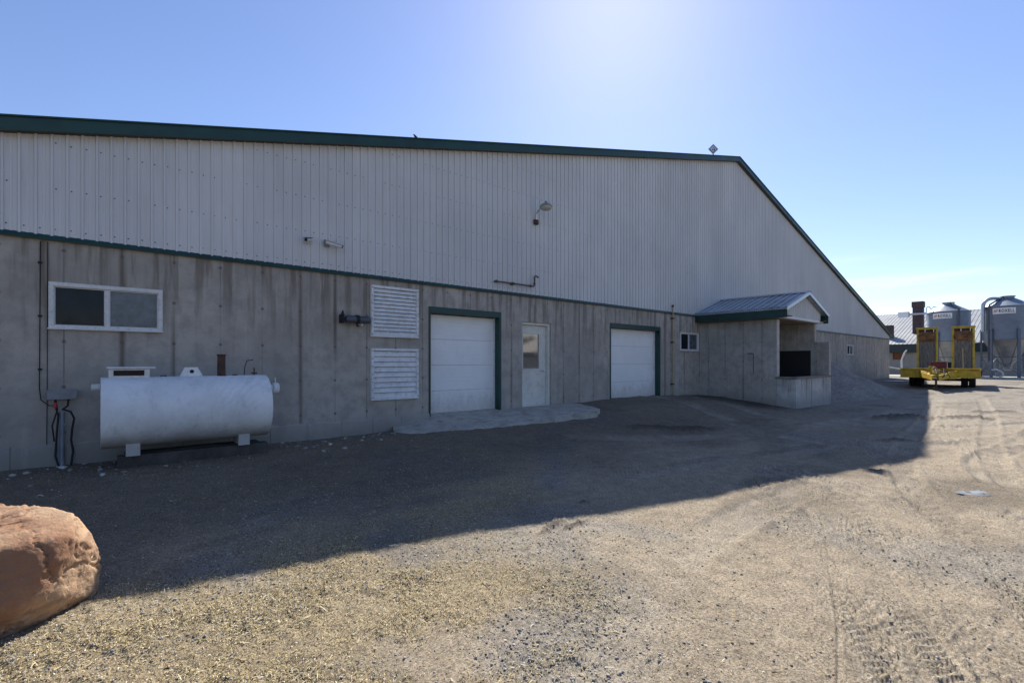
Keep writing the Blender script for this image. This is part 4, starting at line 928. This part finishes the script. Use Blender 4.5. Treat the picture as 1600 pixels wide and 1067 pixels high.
def stack(x, y, w_, z1, cap):
    zb = ze + (x - xe) * (RZ - ze) / (RXX - xe) - .3; m = MB(); m.box(x - w_ / 2, x + w_ / 2, y - w_ / 2, y + w_ / 2, zb, z1)
    if cap: m.box(x - w_ / 2 - .06, x + w_ / 2 + .06, y - w_ / 2 - .06, y + w_ / 2 + .06, z1, z1 + .55)
    m.build('vent_stack', 'brick', b2, bevel=.02)
stack(60.5, 1.05, .78, 6.75, True); stack(59.0, 3.0, .62, 5.05, False)
m = MB(); m.tube([(59.6, 2.4, 6.05), (59.6, -1.2, 6.05)], .10, 10); m.box(59.3, 59.9, 1.6, 2.4, 5.8, 6.3); m.build('feed_tube', 'alu', b2)

# ------------------------------------------------------------------ feed bins
pad = MB().box(49.2, 56.2, -13, 2.2, -.2, .345).build('concrete_pad', plain('pale_pad_concrete', (.48, .47, .45), .85, var=.12, scale=1), bevel=.02); pad['kind'] = 'structure'
def feed_bin(loc, label, sign_az, pipe_az, leg0, elbow):
    t = thing('feed_bin', label, 'silo', loc, 0, 'feed bins beside the far barn'); r0, z0, z1, zp = 1.36, 2.80, 5.22, 5.86
    m = MB(); prof = []
    for i in range(97): h = i / 96; prof.append((r0 + .011 * math.sin(h * 24 * 2 * math.pi), z0 + (z1 - z0) * h))
    m.lathe(prof, 72); m.build('body', 'bin', t, smooth=True, world=False)
    m = MB(); m.lathe([(r0 + .06, z1 - .03), (r0 + .06, z1 + .01), (.36, zp), (.36, zp + .10), (.42, zp + .11), (.42, zp + .16), (0, zp + .19)], 36); m.build('roof_cone', 'bin', t, smooth=True, world=False)
    for b in range(12):
        pass
    m = MB(); m.lathe([(r0 - .01, z0), (r0 + .02, z0 - .03), (r0 - .02, z0 - .05), (.24, .78), (.24, .55), (.16, .5), (0, .5)], 36); m.build('hopper', 'bin_dark', t, smooth=True, world=False)
    m = MB()
    for k in range(6):
        a = leg0 + k * math.pi / 3; c_, s_ = math.cos(a), math.sin(a); m.tube([(c_ * (r0 - .03), s_ * (r0 - .03), z0 - .06), (c_ * .26, s_ * .26, .8)], .02, 6)
    m.build('hopper_seam', 'leg', t, world=False)
    P = []
    for k in range(6):
        a = leg0 + k * math.pi / 3; c_, s_ = math.cos(a), math.sin(a); P.append((c_ * (r0 + .07), s_ * (r0 + .07)))
        m = MB(); x, y = P[-1]; n_ = Vector((c_, s_, 0)); m.beam((x, y, -.02), (x, y, 3.55), .16, .10, n_); m.beam((x, y, -.02), (x, y, .02), .3, .3, n_); m.build('leg', 'leg', t, world=False)
    m = MB()
    for k in range(6):
        (x, y), (u, v) = P[k], P[(k + 1) % 6]; m.tube([(x, y, .25), (u, v, 1.45)], .018, 6); m.tube([(x, y, 1.45), (u, v, .25)], .018, 6); m.tube([(x, y, 1.5), (u, v, 1.5)], .03, 6)
    m.build('bracing', 'leg', t, world=False)
    c_, s_ = math.cos(pipe_az), math.sin(pipe_az); m = MB(); q = r0 + .13
    m.tube([(c_ * .4, s_ * .4, zp + .1), (c_ * q * .96, s_ * q * .96, z1 + .13), (c_ * q, s_ * q, z1 - .1), (c_ * q, s_ * q, 1.2)], .055, 10); m.build('fill_pipe', 'pipe_dark', t, smooth=True, world=False)
    a2 = pipe_az + (2.0 if not elbow else -2.2); c2, s2 = math.cos(a2), math.sin(a2); m = MB(); m.tube([(c2 * .4, s2 * .4, zp + .14), (c2 * q * .97, s2 * q * .97, z1 + .16), (c2 * q, s2 * q, z1 - .4)], .04, 8); m.build('ladder_rail', 'pipe_dark', t, smooth=True, world=False)
    m = MB()
    if elbow:
        pts = [(math.cos(elbow) * q * 1.02, math.sin(elbow) * q * 1.02, 3.4), (math.cos(elbow) * q * 1.02, math.sin(elbow) * q * 1.02, z1 + .1)]
        for k in range(1, 9):
            b = k / 8 * math.pi / 2; rr = q * 1.02 - .62 * (1 - math.cos(b)); pts.append((math.cos(elbow) * rr, math.sin(elbow) * rr, z1 + .1 + .55 * math.sin(b)))
        pts.append((math.cos(elbow) * .35, math.sin(elbow) * .35, z1 + .62)); m.tube(pts, .12, 14); m.build('fill_elbow', 'galv', t, smooth=True, world=False)
    else:
        b = pipe_az - 1.6; pts = [(math.cos(b) * q, math.sin(b) * q, z1 - .6), (math.cos(b) * q, math.sin(b) * q, z1 + .35), (math.cos(b) * (q - .05), math.sin(b) * (q - .05), z1 + .48), (math.cos(b) * (q - .2), math.sin(b) * (q - .2), z1 + .5), (math.cos(b) * (q - .35), math.sin(b) * (q - .35), z1 + .25), (math.cos(b) * (q - .45), math.sin(b) * (q - .45), z1 + .48), (math.cos(b) * (q - .7), math.sin(b) * (q - .7), z1 + .42)]
        m.tube(pts, .035, 8); m.build('vent_tube', 'alu', t, smooth=True, world=False)
    # sign: white plate, red slashes, navy letters
    n_ = Vector((math.cos(sign_az), math.sin(sign_az), 0)); rgt = Vector((-n_.y, n_.x, 0)); ctr = n_ * (r0 + .035) + Vector((0, 0, 4.86)); W_, Hh = 1.22, .42
    def curve(u): # follow the drum
        an = sign_az + u / r0; return Vector((math.cos(an), math.sin(an), 0))
    m = MB(); K = 12
    for i in range(K):
        u0, u1 = -W_ / 2 + W_ * i / K, -W_ / 2 + W_ * (i + 1) / K
        for z_a, z_b in ((-Hh / 2, Hh / 2),):
            p0, p1 = curve(u0), curve(u1); ra, rb = r0 + .025, r0 + .016; Z = Vector((0, 0, 4.86))
            m.add([p0 * rb + Z + Vector((0, 0, z_a)), p1 * rb + Z + Vector((0, 0, z_a)), p1 * ra + Z + Vector((0, 0, z_a)), p0 * ra + Z + Vector((0, 0, z_a)), p0 * rb + Z + Vector((0, 0, z_b)), p1 * rb + Z + Vector((0, 0, z_b)), p1 * ra + Z + Vector((0, 0, z_b)), p0 * ra + Z + Vector((0, 0, z_b))], [(0, 1, 2, 3), (4, 7, 6, 5), (2, 6, 7, 3), (1, 5, 6, 2), (0, 3, 7, 4)])
    sg = m.build('sign', 'signwhite', t, world=False)
    m = MB()
    for j in range(3):
        u = -.54 + .072 * j; Q = [(u - .02, -.115), (u + .02, -.115), (u + .10, .115), (u + .06, .115)]; r_ = r0 + .029
        m.add([curve(a) * r_ + Vector((0, 0, 4.86 + b)) for a, b in Q], [(0, 1, 2, 3)])
    m.build('slashes', 'inkred', sg, world=False, recalc=False)
    tcv = bpy.data.curves.new('lettering', 'FONT'); tcv.body = 'ROXELL'; tcv.size = .25; tcv.align_x = 'LEFT'; tcv.offset = .007; tcv.resolution_u = 3; tcv.space_character = 1.15
    to = bpy.data.objects.new('tmp', tcv); COL.objects.link(to); dg = bpy.context.evaluated_depsgraph_get(); dg.update(); me = bpy.data.meshes.new_from_object(to.evaluated_get(dg)); bpy.data.objects.remove(to)
    xs = [v.co.x for v in me.vertices]; xm, xM = min(xs), max(xs)
    for v in me.vertices:
        u = -.25 + (v.co.x - xm) / (xM - xm) * .80; p = curve(u) * (r0 + .029); v.co = (p.x, p.y, 4.86 - .115 + v.co.y * 1.27)
    me.name = 'lettering'; me.materials.clear(); me.materials.append(M_['ink']); lo = bpy.data.objects.new('lettering', me); link(lo, sg)
feed_bin((51.4, -5.6, .345), 'nearer galvanised feed bin with a big curved filler elbow at its top', R(175), R(142), R(147), R(125))
feed_bin((53.3, -2.05, .345), 'farther galvanised feed bin behind the yellow trailer', R(171), R(213), R(160), 0)
# a plain white hose and its stand by the far barn
tag(MB().tube([(43.6, 1.45, 1.42), (46.5, .3, 1.05), (49.2, -.6, .75)], .055, 10).build('white_tube', 'vinyl', smooth=True), 'long white tube sloping down beside the barn corner', 'tube')
tag(MB().tube([(49.8, .35, .9), (49.82, .37, 1.6), (49.9, .2, 2.2), (49.95, .05, 2.45)], [.07, .065, .06, .05], 10).build('white_pole', 'vinyl', smooth=True), 'short white curved pole standing up beside the sloping tube', 'pole')
tag(MB().tube([(49.0, -4.95, .9), (48.9, -5.2, .95), (48.85, -5.5, .75), (48.85, -5.55, .48), (48.7, -5.35, .42)], .055, 8).build('white_spout', 'vinyl', smooth=True), 'small white curved spout under the nearer feed bin hopper', 'spout')

# ------------------------------------------------------------------ yellow equipment trailer
TLOC = (33.0, -4.28, gz(33, -4.28)); AZT = R(5)
tr = thing('equipment_trailer', 'yellow flatbed equipment trailer with two rusty loading ramps standing upright', 'trailer', TLOC, AZT)
def TB(mb, name, mat, parent=tr, **k): return mb.build(name, mat, parent, world=False, **k)
# local axes: +x away from the yard (rear), -x towards the drawbar, +y picture-left
m = MB(); m.box(0, .18, -1.56, 1.56, .58, 1.02); m.box(.18, 5.3, -1.56, -1.44, .62, 1.0); m.box(.18, 5.3, 1.44, 1.56, .62, 1.0); m.box(-.06, 0, -1.56, 1.56, .98, 1.05); m.box(-.05, 0, -1.56, 1.56, .55, .62)
for x in (.9, 1.7, 2.5, 3.3, 4.1, 4.9): m.box(x, x + .1, -1.44, 1.44, .66, .9)
TB(m, 'frame', 'yellow', bevel=.012)
m = MB()
for i in range(14): y = -1.43 + i * .205; m.box(.19, 5.25, y, y + .195, .92, .985 + random.uniform(-.004, .004))
TB(m, 'deck', 'wood')
m = MB()
for s in (1, -1): m.beam((.05, s * .72, .74), (-2.3, s * .06, .60), .12, .26); m.beam((-.05, s * .72, .90), (-1.1, s * .40, .84), .05, .06)
m.hexa([(-1.5, -.22, .50), (-.02, -.66, .50), (-.02, .66, .50), (-1.5, .22, .50)], [(-1.5, -.22, .80), (-.02, -.66, .84), (-.02, .66, .84), (-1.5, .22, .80)]); m.beam((-.75, -.42, .73), (-.75, .42, .73), .09, .2); m.beam((-1.5, -.28, .68), (-1.5, .28, .68), .12, .3)
TB(m, 'drawbar', 'yellow', bevel=.008)
m = MB(); m.beam((-2.2, 0, .58), (-2.65, 0, .55), .14, .10); m.lathe([(.05, -.02), (.11, -.02), (.11, .03), (.05, .03), (.05, -.02)], 16, (-2.72, 0, .55)); m.tube([(-2.0, 0, .50), (-2.0, 0, .12)], .045, 10); m.tube([(-2.0, 0, .13), (-2.0, 0, .09)], .12, 12); TB(m, 'hitch', 'rust')
m = MB(); m.tube([(-1.9, .18, .66), (-1.9, .18, 1.12)], .05, 10); m.box(-1.98, -1.82, .10, .26, 1.10, 1.17); m.tube([(-1.9, .18, 1.14), (-2.1, .3, 1.14)], .015, 6); TB(m, 'jack', 'yellow')
m = MB()
m.tube([(-.5, .2, .8), (-1.1, .1, 1.08), (-1.7, .02, .95), (-2.2, -.05, .75), (-2.5, -.1, .5)], .025, 8); m.tube([(-.5, -.1, .8), (-1.2, -.25, 1.05), (-1.8, -.3, .7), (-2.1, -.12, .5), (-2.4, -.05, .62)], .022, 8); m.tube([(-.7, 0, .9), (-1.3, -.35, .9), (-1.5, -.5, .6), (-1.3, -.35, .48), (-1.1, -.2, .7)], .02, 8); TB(m, 'hose', 'rubber', smooth=True)
m = MB(); m.tube([(-.4, .05, 1.02), (-1.2, .12, 1.12), (-1.6, .2, 1.0), (-1.9, .1, .85)], .03, 8); m.box(-1.3, -.9, -.1, .15, .86, .98); TB(m, 'coiled_strap', plain('tan_strap', (.45, .36, .22), .8), smooth=True)
m = MB(); m.box(-.35, .05, -.31, .31, 1.055, 1.36); m.box(-.38, .08, -.34, .34, 1.34, 1.39); bx_ = TB(m, 'tool_box', 'red', bevel=.015)
m = MB(); m.tube([(-.2, -.42, 1.1), (-.2, -.42, 1.36)], .07, 12); m.box(-.30, -.1, -.5, -.36, 1.06, 1.1); TB(m, 'pump', 'rubber')
m = MB(); m.tube([(-.03, -.92, 1.05), (-.03, -.90, 2.05)], .022, 8); TB(m, 'marker_rod', 'gasyellow')
for s in (1, -1):
    y0 = s * .80; w_ = .98; x0 = 5.25; top = 3.33
    m = MB()
    m.box(x0 - .05, x0 + .07, y0 - w_ / 2, y0 - w_ / 2 + .10, .85, top); m.box(x0 - .05, x0 + .07, y0 + w_ / 2 - .10, y0 + w_ / 2, .85, top); m.box(x0 - .06, x0 + .08, y0 - w_ / 2 - .03, y0 + w_ / 2 + .03, top, top + .13)
    m.cur = 1
    for k in (0, 2): yy = y0 - .3 + k * .2; m.box(x0 - .055, x0 + .02, yy - .02, yy + .02, top - .16, top)
    rp = TB(m, 'ramp', ['yellow', 'signwhite'], bevel=.008)
    m = MB(); K = 10
    for k in range(K): # curled steel lip
        t0, t1 = k / K, (k + 1) / K; f_ = lambda t: (x0 + .02 - .10 * math.sin(t * math.pi), top - .14 - .66 * t)
        (xa, za), (xb, zb) = f_(t0), f_(t1); m.quad((xa, y0 - w_ / 2 + .081, za), (xa, y0 + w_ / 2 - .081, za), (xb, y0 + w_ / 2 - .081, zb), (xb, y0 - w_ / 2 + .081, zb))
    TB(m, 'steel_lip', 'rust_plate', rp, smooth=True, recalc=False)
    m = MB()
    for k in range(5): yy = y0 - w_ / 2 + .085 + k * .163; m.box(x0 - .01, x0 + .05, yy, yy + .155, .86, top - .62)
    TB(m, 'timber_face', 'wood', rp)
    m = MB(); m.box(x0 + .051, x0 + .06, y0 - w_ / 2 + .081, y0 + w_ / 2 - .081, top - .84, top - .01); TB(m, 'back_plate', 'rust', rp)
def wheel(x, y):
    m = MB(); r, wd = .40, .26; m.lathe([(.20, -wd / 2 + .02), (.26, -wd / 2), (r - .05, -wd / 2), (r, -wd / 2 + .04), (r, wd / 2 - .04), (r - .05, wd / 2), (.26, wd / 2), (.20, wd / 2 - .02)], 30, (x, y, r), 'Y')
    for k in range(30):
        a = 2 * math.pi * k / 30; m.beam((x + math.sin(a) * (r + .004), y - wd / 2 + .03, r + math.cos(a) * (r + .004)), (x + math.sin(a + .08) * (r + .004), y + wd / 2 - .03, r + math.cos(a + .08) * (r + .004)), .035, .014, (math.sin(a), 0, math.cos(a)))
    wo = TB(m, 'wheel', 'rubber', smooth=True)
    m = MB(); m.lathe([(0, -.02), (.07, -.03), (.09, .0), (.17, .03), (.20, -.08), (.20, .10), (.17, .06)], 24, (x, y, r), 'Y'); TB(m, 'rim', 'rust', wo, smooth=True)
for x in (2.1, 3.0):
    for y in (1.22, .92, -.92, -1.22): wheel(x, y)
for x in (2.1, 3.0): TB(MB().tube([(x, -1.2, .40), (x, 1.2, .40)], .06, 10), 'axle', 'rust')
TB(MB().box(.175, .30, -1.60, -1.5601, .70, .95), 'side_plate', 'rust'); TB(MB().box(-.066, -.061, -1.5, -1.2, .93, .975), 'reflector', 'inkred')

# ------------------------------------------------------------------ bare trees beyond the far barn, far wood behind the yard
def bare_tree(x, y, h, seed, label):
    rng = random.Random(seed); t = thing('bare_tree', label, 'tree', (x, y, 0), 0, 'leafless trees beyond the far barn'); tr_, cr = MB(), MB()
    def grow(mb, p, d, L, r, lv):
        q = p + d * L; mid = p + d * L * .5 + Vector((rng.uniform(-1, 1), rng.uniform(-1, 1), 0)) * L * .06; mb.tube([p, mid, q], [r, r * .85, r * .68], 6 if lv < 2 else 4, caps=False)
        if lv >= 5: return
        for k in range(rng.choice((2, 3, 3))):
            nd = (d + Vector((rng.uniform(-1, 1), rng.uniform(-1, 1), rng.uniform(-.1, .8))) * .62).normalized(); grow(cr, q, nd, L * rng.uniform(.62, .8), r * .6, lv + 1)
    grow(tr_, Vector((0, 0, -.2)), Vector((rng.uniform(-.06, .06), rng.uniform(-.06, .06), 1)).normalized(), h * .28, h * .022, 0)
    tr_.build('trunk', 'bark', t, world=False, recalc=False); cr.build('crown', 'bark', t, world=False, recalc=False)
for i, (x, y, h, lb) in enumerate(((108, -19.5, 14.6, 'bare grey tree whose twigs show over the roof of the nearer feed bin'), (107, -24.5, 14.4, 'bare grey tree at the right edge, beyond the far barn roof'), (112, -31, 13.5, 'smaller bare tree behind the others'), )):
    if i < 2: bare_tree(x, y, h, 31 + i, lb)
def wood():
    n = 26000; a = R(150) + RNG.random(n) * R(200); r = 230 + 60 * RNG.random(n); x = r * np.cos(a); y = CAMY + r * np.sin(a); top = 9 + 7 * fbm(a * 30, a * 0, 4); z = top * RNG.random(n) ** .8; s = 1.3 + 1.4 * RNG.random(n)
    q = RNG.normal(0, 1, (n, 3, 3)) * s[:, None, None]; V = q + np.stack((x, y, z), 1)[:, None, :]
    c = np.array([(.05, .05, .03)]) * (.6 + .8 * RNG.random((n, 1))); t = NT('far_wood_leaves'); at = t.n.new('ShaderNodeAttribute'); at.attribute_name = 'Col'; t.out(at.outputs['Color'], .9, 0, .1)
    o = np_mesh('far_wood', V.reshape(-1, 3), np.arange(n * 3), np.full(n, 3), t.m, np.repeat(c, 3, 0)); o['kind'] = 'stuff'
wood()
